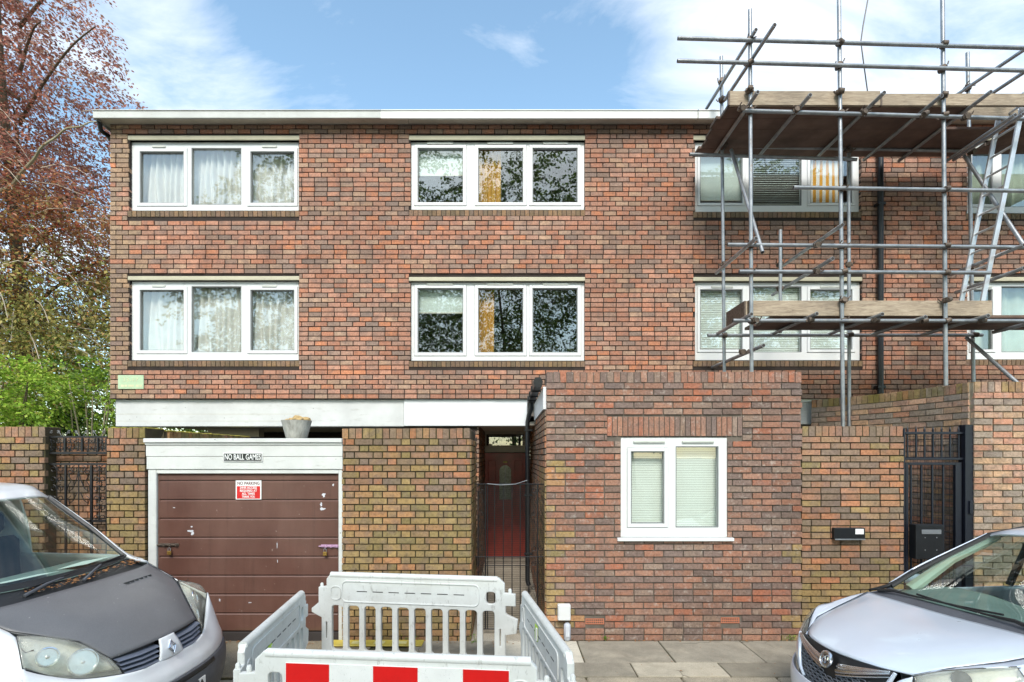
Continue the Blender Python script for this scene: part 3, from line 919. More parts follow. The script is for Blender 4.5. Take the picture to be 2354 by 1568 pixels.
lay(wl_mid, Line((WX(1080, LD), LD), R(90)), 0, 1.04, -.02, WZ(985, LD) - .118, 'old', P_OLD, L=.215, cap=0, seed=8, bond='stretcher')
wl_far, *_ = wall_thing("garden_wall", "red-brown brick wall at the left edge behind the white van", LD, -420, 105, 981, 'old', lambda u, z, r: P_OLDRED(r) if r.random() < .7 else P_OLD(r), seed=4)
# blocked-up gateway behind the scrolled ironwork
inf, *_ = wall_thing("infill_wall", "red brick infill behind the scrolled black ironwork", LD + .16, 103, 250, 1003, 'old', lambda u, z, r: P_OLDRED(r), seed=6, thick=.1, cop=.075)
# garage side wall running back, moss on its coping
gx = WX(342, LD)
gsw = thing("garage_side_wall", "low brick wall with moss-covered coping running back beside the garage", "wall", (gx - .1, 7.2, 0))
gz = WZ(988, LD)
MB().box(gx - .2, gx - .012, LD + .34, 8.4, -.02, gz - .008).build("wall_core", MORT['old'], gsw)
lay(gsw, Line((gx, LD + .34), R(90)), 0, 2.05, 1.6, gz - .11, 'old', P_OLD, L=.215, cap=0, seed=9)
rr = random.Random(77)
mossm = ground_mat('moss', C(150, 140, 54), C(96, 92, 36), 6.)
for i in range(26):
    y = LD + .34 + .04 + i * .078
    o = bpy.data.objects.new("coping_brick", UNIT['mossy']); col.objects.link(o); _mpi(o, gsw)
    o.location = (gx - .1, y, gz - .052); o.scale = (.23, .067, .104); o.color = (*P_OLD(rr), 1)
def moss_strip(x0, x1, y0, y1, z, parent, n, seed, name="moss"):
    r = random.Random(seed); mb = MB()
    for i in range(n):
        x, y = r.uniform(x0, x1), r.uniform(y0, y1); s = r.uniform(.012, .035)
        mb.lathe([(s, -.004), (s * .85, s * .22), (s * .4, s * .42), (0.001, s * .46)], 7, (x, y, z))
    o = mb.build(name, mossm, parent, 'all'); o["kind"] = "stuff"
moss_strip(gx - .2, gx + .005, LD + .35, 8.38, gz, gsw, 420, 1)
moss_strip(px0_ + .02, px1_ - .01, LD + .01, LD + .31, pz1_, pier, 90, 2)

# ------------------------------------------------------------------ garage
gar = thing("garage", "garage front with white timber head boards and brown up-and-over door", "garage", (WX(560, LD), LD, 0))
GX = lambda p: WX(p, LD - .03); GZ = lambda p: WZ(p, LD - .03); gd = LD - .03
for (a, b, c, d, o_) in ((333, 787, 1008, 1017.5, -.03), (334, 787, 1018, 1023, -.012), (335, 787, 1023.5, 1049.5, 0), (336, 787, 1050, 1079, .004)):
    MB().cbox(GX(a), GX(b), gd + o_, gd + .06, GZ(d), GZ(c), .004).build("head_board", M['white_wood'], gar)
for a, b in ((338, 357), (777, 786.5)):
    MB().cbox(GX(a), GX(b), gd + .014, gd + .10, -.01, GZ(1079.5), .006).build("door_post", M['white_wood'], gar)
MB().cbox(GX(357.2), GX(776.8), gd + .016, gd + .09, GZ(1089), GZ(1079.6), .005).build("door_head", M['white_wood'], gar)
MB().box(GX(337), GX(786), LD + .06, 8.3, GZ(1012) - .02, GZ(1012)).build("garage_roof", simple('garage_felt', C(74, 74, 72), .9), gar)
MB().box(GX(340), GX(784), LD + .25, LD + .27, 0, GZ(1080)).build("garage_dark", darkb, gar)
def door_brown():
    k = N('brown_painted_door')
    c = k.mix(1., C(96, 64, 54), k.ramp(k.noise(3, 5, .6), [(.3, .85), (.7, 1.12)]), 'MULTIPLY')
    fade = k.ramp(k.noise(1.1, 5, .6, k.scale(k.pos(), (1.6, 1., .6))), [(.42, 0.), (.68, 1.)])
    c = k.mix(k.math('MULTIPLY', fade, .3), c, C(134, 104, 92))
    run = k.ramp(k.noise(3.0, 5, .7, k.scale(k.pos(), (5., 1., .25))), [(.54, 0.), (.72, 1.)])
    c = k.mix(k.math('MULTIPLY', run, .35), c, C(52, 38, 32))
    chips = k.ramp(k.noise(22, 4, .7), [(.70, 0.), (.715, 1.)])
    sp = k.sep(k.pos())
    zl = k.ramp(k.math('ADD', k.math('MULTIPLY', sp[2], 2.4), k.math('MULTIPLY', k.noise(5, 4), .5)), [(.30, 1.), (.62, 0.)])
    c = k.mix(k.math('MULTIPLY', chips, .55), c, C(178, 160, 150))
    c = k.mix(k.math('MULTIPLY', zl, .42), c, C(84, 84, 34))      # algae creeping up from the ground
    return k.done(k.bsdf(c, .42, 0, k.bump(k.noise(16, 3), .1, .004)))
M['brown'] = door_brown()
gdoor = MB().box(GX(357.5), GX(776.5), gd + .062, gd + .07, GZ(1455), GZ(1089.3)).build("garage_door", M['brown'], gar)
seams = [1090, 1105.5, 1149.7, 1193, 1237, 1281, 1325, 1368.5, 1412.5, 1454]
for i in range(9):
    zb, zt = GZ(seams[i + 1]), GZ(seams[i])
    poly = [(gd + .062, zb + .003), (gd + .046, zb + .009), (gd + .046, zt - .018), (gd + .0555, zt - .006), (gd + .062, zt - .004)]
    MB().prism(poly, 'x', GX(361), GX(774)).build("door_panel", M['brown'], gdoor)
for a, b in ((357.6, 361), (774, 776.4)): MB().cbox(GX(a), GX(b), gd + .044, gd + .061, GZ(1454), GZ(1090), .002).build("door_stile", M['brown'], gdoor)
MB().cbox(GX(357.6), GX(776.4), gd + .035, gd + .12, -.01, GZ(1456), .004).build("threshold", darkb, gar)
for (x, y, w, h, s) in ((1.0, 0, 0, 0, 0),): pass
# flaked paint
flake = simple('bare_flaked_paint', C(206, 206, 212), .6)
def blotch(px, py, w, h, seed, name="paint_flake"):
    r = random.Random(seed); n = 14
    pts = []
    for i in range(n):
        t = 2 * math.pi * i / n; k_ = r.uniform(.45, 1.0)
        pts.append((GX(px) + math.cos(t) * w * k_ * .0025, GZ(py) + math.sin(t) * h * k_ * .0025))
    MB().prism(pts, 'y', gd + .0445, gd + .0462).build(name, flake, gdoor)
for a in ((741, 1139, 11, 13, 1), (738, 1171, 15, 9, 2), (735, 1160, 7, 12, 3), (434, 1222, 20, 8, 4), (437, 1228, 9, 10, 5), (435, 1212, 5, 5, 6),
          (394, 1168, 8, 3, 7), (633, 1255, 2, 22, 8), (634, 1292, 2, 11, 9), (500, 1382, 5, 8, 10), (570, 1388, 10, 3, 11), (763, 1115, 5, 8, 12)): blotch(*a)
# bolts and padlocks
brass = simple('padlock_brass', C(176, 140, 74), .35, .75)
def bolt(px0, px1, py, label, m_):
    t = thing("door_bolt", label, "bolt", W((px0 + px1) / 2, py, gd + .04), "garage door bolts")
    x0, x1, z = GX(px0), GX(px1), GZ(py)
    MB().cbox(x0 + .02, x1, gd + .036, gd + .044, z - .018, z + .018, .002).build("bolt_plate", m_, t)
    MB().tube((x0, gd + .028, z), (x1 - .02, gd + .028, z), .008).build("bolt_bar", m_, t, True)
    for f in (.35, .62, .9):
        x = x0 + (x1 - x0) * f
        MB().cbox(x - .012, x + .012, gd + .016, gd + .038, z - .014, z + .014, .003).build("bolt_staple", m_, t)
bolt(356, 406, 1254, "rusty steel bolt at the left side of the brown garage door", M['rust'])
bolt(731, 777, 1257, "lilac-painted bolt at the right side of the brown garage door", simple('lilac_paint', C(176, 140, 168), .5))
def padlock(px, py, label):
    t = thing("padlock", label, "padlock", W(px, py + 9, gd + .02), "garage padlocks")
    x, z = GX(px), GZ(py)
    MB().cbox(x - .022, x + .022, gd + .004, gd + .024, z - .045, z, .004).build("padlock_body", brass, t)
    pts = [(x - .014, gd + .014, z - .002)] + [(x - .014 * math.cos(math.pi * i / 8), gd + .014, z + .022 + .014 * math.sin(math.pi * i / 8)) for i in range(9)] + [(x + .014, gd + .014, z - .002)]
    MB().path(pts, .0038, 6).build("shackle", M['galv'], t, True)
padlock(387, 1267, "brass padlock hanging from the rusty left garage bolt")
padlock(746, 1269, "brass padlock hanging from the lilac right garage bolt")

# signs
nb = thing("ball_games_sign", "black sign with white letters NO BALL GAMES on the white head board", "sign", W(559, 1051, gd))
X0, X1, Z0, Z1 = GX(514), GX(604), GZ(1061), GZ(1041)
MB().cbox(X0, X1, gd - .010, gd - .0005, Z0, Z1, .002).build("sign_board", M['sign_white'], nb)
MB().box(X0 + .008, X1 - .008, gd - .0116, gd - .0098, Z0 + .008, Z1 - .008).build("sign_face", M['sign_black'], nb)
lettering("NO BALL GAMES", (X0 + X1) / 2, gd - .0125, (Z0 + Z1) / 2 - .001, .088, M['sign_white'], nb, (X1 - X0) * .92, .0012)
npk = thing("parking_sign", "red and white NO PARKING sign screwed to the brown garage door", "sign", W(567, 1127, gd))
X0, X1, Z0, Z1 = GX(537.5), GX(597), GZ(1149), GZ(1105); yy = gd + .044
xm, zh = (X0 + X1) / 2, Z1 - Z0
MB().cbox(X0, X1, yy - .004, yy + .001, Z0, Z1, .001).build("sign_board", M['sign_white'], npk)
MB().box(X0 + .014, X1 - .014, yy - .0054, yy - .0035, Z0 + .010, Z0 + zh * .70).build("sign_panel", M['sign_red'], npk)
lettering("NO PARKING", xm, yy - .0052, Z1 - zh * .155, .050, simple('sign_brown_letter', C(96, 40, 40), .5), npk, (X1 - X0) * .86, .0006)
for i, s_ in enumerate(("24HR ACCESS", "REQUIRED AT", "ALL TIMES", "THANK YOU")):
    lettering(s_, xm, yy - .0065, Z0 + zh * (.615 - .158 * i), .036, M['sign_white'], npk, (X1 - X0) * (.66 if i < 2 else .5), .0008)

# planter of stones on the garage head
pl = thing("stone_planter", "tapered grey concrete planter holding stones on top of the garage head", "planter", W(678, 1008, LD + .12))
pD = LD + .13
pz0, pz1 = WZ(1008.5, pD - .1), WZ(965, pD - .1)
rt, rb = (WX(711.5, pD) - WX(644.5, pD)) / 2, (WX(700, pD) - WX(655, pD)) / 2
xc = WX(678, pD)
pm = k_ = None
def planter_mat():
    k = N('weathered_planter')
    st = k.ramp(k.noise(9, 5, .7, k.scale(k.pos(), (3, 3, .6))), [(.35, 0.), (.7, 1.)])
    c = k.mix(st, C(186, 184, 176), C(140, 138, 130))
    return k.done(k.bsdf(c, .9, 0, k.bump(k.noise(40, 5), .4, .005)))
MB().lathe([(rb, 0), (rt, pz1 - pz0), (rt - .02, pz1 - pz0), (rt - .03, pz1 - pz0 - .03), (.001, pz1 - pz0 - .032)], 36, (xc, pD + .05, pz0)).build("pot", planter_mat(), pl, True)
def rock(name, ctr, s, m, parent=None, seed=0):
    bm = bmesh.new(); bmesh.ops.create_icosphere(bm, subdivisions=2, radius=1)
    r = random.Random(seed); off = Vector((r.uniform(0, 9), r.uniform(0, 9), r.uniform(0, 9)))
    for v in bm.verts:
        k = 1 + .35 * mnoise.noise(v.co * 1.3 + off)
        v.co = Vector((v.co.x * s[0], v.co.y * s[1], v.co.z * s[2])) * k + Vector(ctr)
    return MB().bm(bm).build(name, m, parent, 30)
stm = simple('buff_stone', C(176, 150, 104), .85, var=.2, scale=16, bump=.4)
for i, (dx, dy, dz, s) in enumerate(((.02, 0, .02, .055), (.10, .03, .01, .05), (-.06, .02, 0, .045), (-.11, .0, -.005, .035), (.06, -.06, 0, .04))):
    o = rock("stone", (xc + dx, pD + .05 + dy, pz1 + dz), (s * 1.2, s, s * .8), stm, None, i)
    tag(o, ["largest buff stone on top of the pile in the planter", "flat buff stone at the right rim of the planter", "pale buff stone left of centre in the planter",
            "small buff stone at the left rim of the planter", "buff stone at the front of the planter"][i], "stone", "stones in the planter")

# ------------------------------------------------------------------ scrolled ironwork on the left
def scroll(cx, cz, r, turns, start, sgn, y, n=22):
    pts = []
    for i in range(n + 1):
        t = i / n
        a = start + sgn * t * turns * 2 * math.pi
        rr_ = r * (1 - .72 * t)
        pts.append((cx + math.cos(a) * rr_, y, cz + math.sin(a) * rr_))
    return pts
ID = LD + .06
iw = thing("iron_gate_overthrow", "black iron panel of scrolls above the blocked gateway", "ironwork", W(177, 1045, ID))
IX = lambda p: WX(p, ID); IZ = lambda p: WZ(p, ID)
def bars(t, rects, m=None):
    for (a, b, c, d) in rects:
        MB().cbox(IX(a), IX(b), ID - .012, ID + .012, IZ(d), IZ(c), .002).build("bar", m or M['black_iron'], t)
bars(iw, ((102, 247, 1002.5, 1006.5), (102, 247, 1039, 1044), (102, 107.5, 1007, 1038.5), (147.5, 152, 1007, 1038.5), (187, 191.5, 1007, 1038.5), (224, 227.5, 1007, 1038.5), (243.5, 247, 1007, 1038.5)))
for i, a in enumerate((109, 129, 154, 171, 194, 209, 229)):
    w = 17 if i < 6 else 13
    for (cz, st, sg) in ((1015, 0, 1), (1031, 0, -1)):
        for s in (-1, 1):
            cx = a + w / 2 + s * w * .27
            MB().path(scroll(IX(cx), IZ(cz), .030, 1.15, math.pi / 2 * (1 if cz < 1020 else -1), s * (1 if cz < 1020 else -1), ID), .0042, 5).build("scroll", M['black_iron'], iw, True)
    MB().path([(IX(a + w / 2), ID, IZ(1008)), (IX(a + w / 2 + 1.5), ID, IZ(1023)), (IX(a + w / 2 - 1), ID, IZ(1037.5))], .0045, 5).build("scroll_stem", M['black_iron'], iw, True)
grey_iron = simple('worn_grey_iron', C(110, 112, 112), .5, .3)
for i in range(7):
    a = 107 + i * 20.2; sgn = 1 if i % 2 == 0 else -1
    pts = [(IX(a + 9 + 10 * sgn * (t - .5)), ID, IZ(1002 - 11 * math.sin(t * 1.7))) for t in [k / 8 for k in range(9)]]
    MB().path(pts + scroll(pts[-1][0] - .012 * sgn, pts[-1][2] - .012, .02, .8, math.pi / 2 if sgn > 0 else math.pi / 2, sgn, ID)[1:], .0042, 5).build("crest_scroll", grey_iron, iw, True)
ig = thing("scroll_gate", "black wrought iron gate of scrolls and hearts beside the mossy brick pier", "gate", W(177, 1290, ID))
bars(ig, ((107, 247, 1064.5, 1069), (108, 113, 1069.5, 1290), (149.5, 153.5, 1069.5, 1290), (208, 213, 1069.5, 1290), (107, 247, 1195, 1200), (244, 247, 1069.5, 1290)))
for yy0 in (1069, 1113, 1157):
    for (xa, xb) in ((113, 149), (213, 244)):
        xm_ = (xa + xb) / 2
        MB().path([(IX(xm_), ID, IZ(yy0 + 1)), (IX(xm_), ID, IZ(yy0 + 43))], .005, 5).build("scroll_stem", M['black_iron'], ig, True)
        for s in (-1, 1):
            for (cz, st) in ((yy0 + 9, 1), (yy0 + 33, -1)):
                MB().path(scroll(IX(xm_ + s * (xb - xa) * .25), IZ(cz), .040, 1.2, math.pi / 2 * st, s * st, ID), .0045, 5).build("scroll", M['black_iron'], ig, True)
MB().path([(IX(181), ID, IZ(1069)), (IX(181), ID, IZ(1290))], .006, 6).build("centre_bar", M['black_iron'], ig, True)
for s in (-1, 1):
    MB().path([(IX(181), ID, IZ(1084)), (IX(181 - s * 6), ID, IZ(1106)), (IX(181 - s * 14), ID, IZ(1124)), (IX(181 - s * 24), ID, IZ(1130)), (IX(181 - s * 25), ID, IZ(1118)), (IX(181 - s * 17), ID, IZ(1104)), (IX(181 - s * 24), ID, IZ(1092))], .0045, 5).build("heart_scroll", M['black_iron'], ig, True)
    MB().path(scroll(IX(181 - s * 9), IZ(1079), .042, 1.25, math.pi / 2, s, ID), .0045, 5).build("scroll", M['black_iron'], ig, True)
    MB().path(scroll(IX(181 - s * 20), IZ(1084), .034, 1.25, math.pi / 2, -s, ID), .0045, 5).build("scroll", M['black_iron'], ig, True)
    MB().path([(IX(181 - s * 4), ID, IZ(1132)), (IX(181 - s * 12), ID, IZ(1150)), (IX(181 - s * 22), ID, IZ(1158)), (IX(181 - s * 25), ID, IZ(1146)), (IX(181 - s * 18), ID, IZ(1140))], .0045, 5).build("heart_scroll", M['black_iron'], ig, True)

# ------------------------------------------------------------------ brick extension
ED = 6.06
EX = lambda p: WX(p, ED); EZ = lambda p: WZ(p, ED)
ext = thing("brick_extension", "single-storey red-brown brick extension with white window and soldier-course lintel", "building", (EX(1548), ED, 0))
ex0, ex1, ez1 = EX(1256), EX(1842), EZ(855)
win_h = (EX(1426), EX(1672), EZ(1236), EZ(1004)); arch_h = (EX(1395), EX(1706), EZ(1003.5), EZ(957))
vent1 = (EX(1345), EX(1389), EZ(1435.5), EZ(1421)); vent2 = (EX(1656), EX(1700), EZ(1433), EZ(1418.5))
backing(ext, ex0 + .006, ex1 - .004, ED + .001, ED + .25, -.02, ez1 - .01, [win_h], MORT['ext'], "front_wall")
def c_ext(u, z, r):
    X = u + ex0
    edge = .14 + .12 * math.sin(z * 7) if z < 2.05 else -.1
    if X - ex0 < edge + r.uniform(-.06, .1): return P_OLD(r)
    if X > EX(1818) + r.uniform(-.08, .1) and z < 1.2: return P_OLD(r)
    return P_EXT(r)
fw = ext
lay(ext, Line((ex0, ED), 0), 0, ex1 - ex0, -.02, ez1 - .126, 'ext', c_ext, L=.215, cap=300, seed=12,
    holes=[tuple([h[0] - ex0, h[1] - ex0, h[2], h[3]]) for h in (win_h, arch_h, vent1, vent2)], focus=(1.5, 1.3))
rr = random.Random(5)
n = 26
for i in range(n):                                     # soldier course over the window
    w = (arch_h[1] - arch_h[0]) / n
    o = bpy.data.objects.new("soldier_brick", UNIT['ext']); col.objects.link(o); _mpi(o, ext)
    o.location = (arch_h[0] + (i + .5) * w, ED + .02 - .007, (arch_h[2] + arch_h[3]) / 2); o.scale = (w - .011, .05, arch_h[3] - arch_h[2] - .012)
    o.color = (*P_EXT(rr), 1); o.rotation_euler = (0, rr.gauss(0, .006), 0)
for (u, z, l, h) in coping_row(0, ex1 - ex0, ez1 - .122, ez1):
    o = bpy.data.objects.new("coping_brick", UNIT['ext']); col.objects.link(o); _mpi(o, ext)
    o.location = (ex0 + u, ED + .1, z + rr.gauss(0, .002)); o.scale = (l, .222, h); o.color = (*P_EXT(rr), 1)
    o.rotation_euler = (0, rr.gauss(0, .01), 0)
for vh in (vent1, vent2):                              # terracotta air bricks
    tc = simple('terracotta', C(186, 116, 88), .8, var=.1)
    vb = backing(ext, vh[0] + .004, vh[1] - .004, ED - .008, ED + .02, vh[2] + .004, vh[3] - .004,
                 [(vh[0] + .016 + i * .0218, vh[0] + .030 + i * .0218, vh[2] + .012 + j_ * .028, vh[2] + .032 + j_ * .028) for i in range(9) for j_ in range(2)], tc, "air_brick")
    MB().box(vh[0], vh[1], ED + .021, ED + .03, vh[2], vh[3]).build("air_gap", darkb, vb)
ew = window(ext, ED + .012, 1427, 1671, 1006, 1234, [(1450, 1527, 1038, 1204, 9), (1553, 1652, 1026, 1213, 0)], vents=((1455, 1528, 1015), (1567, 1640, 1015)), depth=.07)
MB().cbox(EX(1418), EX(1684), ED - .05, ED + .01, EZ(1243), EZ(1235.5), .004).build("window_sill", M['upvc'], ext)
venet2 = venetian("pale green blind behind the glass of the ground-floor window", 1440, 1662, 1000, 1228, ED + .13, 80)
MB().box(EX(1380), EX(1720), ED + .6, ED + .62, .5, 2.7).build("inner_wall", room, ext)
# side wall along the passage and the flat roof with its gutter
MB().box(ex0 + .010, ex0 + .2, ED + .251, 10.6, -.02, 2.66).build("side_wall", MORT['ext'], ext)
def c_side(u, z, r): return P_OLD(r) if z < 2.0 and u < 1.2 else P_OLDRED(r)
lay(ext, Line((ex0, 10.6), R(-90)), 0, 10.6 - ED - .02, -.02, 2.66, 'ext', lambda u, z, r: c_side(4.5 - u, z, r), L=.215, cap=0, seed=14)
MB().cbox(ex0 - .035, ex0 + .02, ED + .03, FD + .04, 2.668, 2.93, .003).build("eaves_board", M['beam_new'], ext)
MB().box(ex0 + .03, ex1 - .03, ED + .26, FD + .0, 2.68, 2.76).build("flat_roof", simple('grey_roof_felt', C(88, 88, 88), .9), ext)
MB().box(ex1 - .2, ex1 - .006, ED + .251, FD + .0, -.02, 2.98).build("side_wall", MORT['ext'], ext)
gut = MB()
gp = [(.0, .0), (-.012, -.055), (-.1, -.055), (-.112, .0), (-.104, .0), (-.094, -.047), (-.018, -.047), (-.008, .0)]
gut.prism([(ex0 - .037 + u, 2.99 + v) for u, v in gp], 'y', ED + .06, FD - .06)
gutter = gut.build("gutter", M['black_plastic'], ext)
MB().prism([(ex0 - .037 + u, 2.992 + v) for u, v in ((0, 0), (-.014, -.06), (-.1, -.06), (-.114, 0), (-.09, .05), (-.03, .05))], 'y', ED + .03, ED + .058).build("gutter_end", M['black_plastic'], ext)
for y in (6.5, 7.1, 7.6): MB().cbox(ex0 - .16, ex0 - .034, y, y + .03, 2.92, 3.0, .004).build("gutter_bracket", M['black_plastic'], ext)
dx_ = WX(1212, 8.15)
dp = MB().path([(ex0 - .09, FD - .14, 2.94), (ex0 - .09, FD - .14, 2.85), (dx_ + .02, FD - .1, 2.74), (dx_, FD - .09, 2.64), (dx_, FD - .09, .20), (dx_ + .02, FD - .12, .14)], .036, 12).build("downpipe", M['black_plastic'], ext, True)
for z in (2.5, 1.5, .6): MB().cbox(dx_ - .05, dx_ + .08, FD - .13, FD - .05, z, z + .03, .004).build("pipe_clip", M['black_plastic'], dp)
# meter box and cable cover at the wall foot
mt = thing("meter_box", "small white meter box on the wall above its grey cable cover", "meter box", (EX(1295), ED - .05, EZ(1422)))
MB().cbox(EX(1281), EX(1310), ED - .085, ED - .012, EZ(1422), EZ(1386), .008).build("box", M['upvc'], mt)
MB().cbox(EX(1282.5), EX(1308.5), ED - .092, ED - .0855, EZ(1420.5), EZ(1387.5), .003).build("lid", M['upvc'], mt)
cc = thing("cable_cover", "grey plastic cable cover standing below the white meter box", "cable cover", (EX(1302), ED - .05, 0))
MB().cbox(EX(1295), EX(1310), ED - .10, ED - .012, .0, EZ(1428), .022).build("cover", simple('grey_plastic', C(186, 190, 200), .45), cc, 50)
MB().cbox(EX(1298), EX(1307), ED - .108, ED - .1005, EZ(1458), EZ(1432), .003).build("cover_plate", simple('grey_plastic_plate', C(198, 202, 210), .45), cc)

# ------------------------------------------------------------------ lower wall with letter box, right gate, curved wall
def c_low(u, z, r):
    if z < .85 + r.uniform(-.25, .25): return P_OLD(r)
    return P_OLDRED(r) if r.random() < .93 else P_OLD(r)
lw, lx0, lx1, lz1 = wall_thing("garden_wall", "stained red-brown brick wall with a black letter box, right of the extension", ED, 1842.5, 2075, 980, 'old', c_low, L=.215, bond='stretcher', seed=21)
lb = thing("letter_box", "black letter box set in the brick wall beside the dark gate", "letter box", W(1945, 1240, ED - .06))
MB().cbox(EX(1910), EX(1980), ED - .07, ED - .012, EZ(1239), EZ(1212), .006).build("box", M['black_plastic'], lb)
MB().cbox(EX(1911), EX(1979), ED - .078, ED - .0705, EZ(1239.5), EZ(1236.5), .002).build("rim", M['galv'], lb)
MB().box(EX(1957), EX(1976), ED - .0725, ED - .0698, EZ(1226), EZ(1214)).build("label_card", M['sign_white'], lb)

cw = thing("curved_wall", "tall pinkish brick wall curving back behind the dark gate, mossy coping", "wall", (5.6, 6.5, 0))
CP = [(4.70, 8.06), (4.86, 7.86), (5.02, 7.6), (5.16, 7.3), (5.26, 7.0), (5.33, 6.7), (5.375, 6.4), (5.40, 6.1)]
CQ = [(5.41, 6.06), (9.6, 6.06)]
cz = WZ(878, ED)
for CPX in (CP, CQ):
    core = MB()
    for (a, b) in zip(CPX, CPX[1:]):
        d = Vector((b[0] - a[0], b[1] - a[1])).normalized(); nrm = Vector((-d.y, d.x))
        q = [Vector(a), Vector(b), Vector(b) + nrm * .2, Vector(a) + nrm * .2]
        core.add([(p.x, p.y, z) for z in (-.02, cz - .01) for p in q], [(0, 1, 5, 4), (1, 2, 6, 5), (2, 3, 7, 6), (3, 0, 4, 7), (4, 5, 6, 7)])
    core.build("wall_core", MORT['tan'], cw)
c_cw = lambda u, z, r: P_TAN(r) if z > .9 or r.random() < .5 else P_OLD(r)
cl, cq = Poly(CP), Poly(CQ)
lay(cw, cl, 0, cl.L[-1], -.02, cz - .12, 'tan', c_cw, L=.215, cap=120, seed=23, focus=(cl.L[4], 2.6))
lay(cw, cq, 0, cq.L[-1] - .05, -.02, cz - .12, 'tan', c_cw, L=.215, cap=180, seed=24, focus=(.6, 2.0), holes=[(.66, .89, 2.38, 2.455)])
pt, an = cq.at(.775)
MB().cbox(pt.x - .108, pt.x + .108, pt.y - .012, pt.y + .02, 2.386, 2.449, .003).build("air_brick", simple('red_air_brick', C(150, 58, 46), .8), cw)
rr = random.Random(9)
for ln_ in (cl, cq):
    for (u, z, l, h) in coping_row(0, ln_.L[-1], cz - .116, cz, .067, .012):
        pt, an = ln_.at(u)
        if pt.x > 7.2: continue
        o = bpy.data.objects.new("coping_brick", UNIT['mossy']); col.objects.link(o); _mpi(o, cw)
        o.location = (pt.x - math.sin(an) * .098, pt.y + math.cos(an) * .098, z); o.scale = (l, .224, h); o.rotation_euler = (0, rr.gauss(0, .01), an)
        o.color = (*(P_OLD(rr) if rr.random() < .5 else P_TAN(rr)), 1)

gt = thing("steel_gate", "dark blue-black steel gate with mesh and letter box beside the curved wall", "gate", (EX(2150), ED, 0))
GD = ED + .05
QX = lambda p: WX(p, GD); QZ = lambda p: WZ(p, GD)
nv = M['navy_steel']
MB().cbox(QX(2211), QX(2230), GD - .05, GD + .05, 0, QZ(977), .004).build("gate_post", nv, gt)
MB().cbox(QX(2074), QX(2079), GD - .02, GD + .02, 0, QZ(985), .003).build("gate_post", nv, gt)
for (a, b) in ((993, 998.5), (1052, 1057.5)): MB().cbox(QX(2079.2), QX(2210.8), GD - .02, GD + .02, QZ(b), QZ(a), .004).build("rail", nv, gt)
for i in range(7):
    x = 2086 + i * 19.6
    MB().cbox(QX(x) - .009, QX(x) + .009, GD - .009, GD + .009, QZ(1052) + .001, QZ(998.5) - .001, .003).build("bar", nv, gt)
    MB().lathe([(.011, 0), (.011, .03), (.001, .07)], 8, (QX(x), GD, QZ(993) + .001)).build("spike", nv, gt)
lf = MB()
for (a, b, c, d) in ((2080, 2086, 1063, 1440), (2194, 2208, 1063, 1440), (2086.2, 2193.8, 1063, 1069), (2086.2, 2193.8, 1430, 1440)):
    lf.cbox(QX(a), QX(b), GD - .018, GD + .018, QZ(d), QZ(c), .003)
leaf = lf.build("gate_leaf", nv, gt)
for x in (2094, 2118, 2143, 2168): MB().cbox(QX(x) - .01, QX(x) + .01, GD - .01, GD + .01, QZ(1430) + .001, QZ(1069) - .001, .003).build("bar", nv, leaf)
msh = MB()
zz = QZ(1429)
while zz < QZ(1000):
    msh.tube((QX(2086), GD + .024, zz), (QX(2208), GD + .024, zz), .0022, 5); zz += .062
xx = QX(2088)
while xx < QX(2208):
    msh.tube((xx, GD + .026, QZ(1429)), (xx, GD + .026, QZ(1000)), .0022, 5); xx += .042
o = msh.build("wire_mesh", nv, gt); o["kind"] = "stuff"
gb = thing("gate_letter_box", "black steel post box with a grey slot hung on the dark gate", "letter box", W(2117, 1280, GD - .06))
MB().cbox(QX(2086), QX(2149), GD - .13, GD - .021, QZ(1281), QZ(1203), .005).build("box", M['black_plastic'], gb)
MB().cbox(QX(2098), QX(2142), GD - .137, GD - .1305, QZ(1224), QZ(1214), .002).build("slot_flap", simple('grey_flap', C(140, 142, 146), .4, .5), gb)
for (x, y) in ((2106, 1232), (2132, 1232), (2106, 1260), (2132, 1260)):
    MB().lathe([(.006, 0), (.006, .004), (.001, .006)], 8, (0, 0, 0), Matrix.Translation((QX(x), GD - .1305, QZ(y))) @ Matrix.Rotation(R(90), 4, 'X')).build("screw", M['galv'], gb)
MB().cbox(QX(2222) - .02, QX(2222) + .02, GD - .07, GD - .051, QZ(1180), QZ(1150), .003).build("hinge", nv, gt)

# ------------------------------------------------------------------ passage gate of thin iron and mesh
pg = thing("passage_gate", "thin black iron gate with wire mesh across the passage to the red door", "gate", W(1170, 1450, LD + .2))
HD = LD + .22
HX = lambda p: WX(p, HD); HZ = lambda p: WZ(p, HD)
bi = M['black_iron']
for (y) in (1113, 1280): MB().tube((HX(1092), HD, HZ(y)), (HX(1252), HD, HZ(y)), .007, 6).build("rail", bi, pg, True)
MB().tube((HX(1114), HD, HZ(1300)), (HX(1218), HD, HZ(1300)), .005, 6).build("rail", bi, pg, True)
MB().tube((HX(1096), HD, HZ(1446)), (HX(1250), HD, HZ(1446)), .007, 6).build("rail", bi, pg, True)
for x in (1099, 1116, 1121, 1137, 1157, 1177, 1196, 1216, 1236, 1254):
    MB().tube((HX(x), HD, HZ(1113)), (HX(x), HD, HZ(1446)), .008 if x in (1116, 1236, 1099, 1254) else .006, 6).build("bar", bi, pg, True)
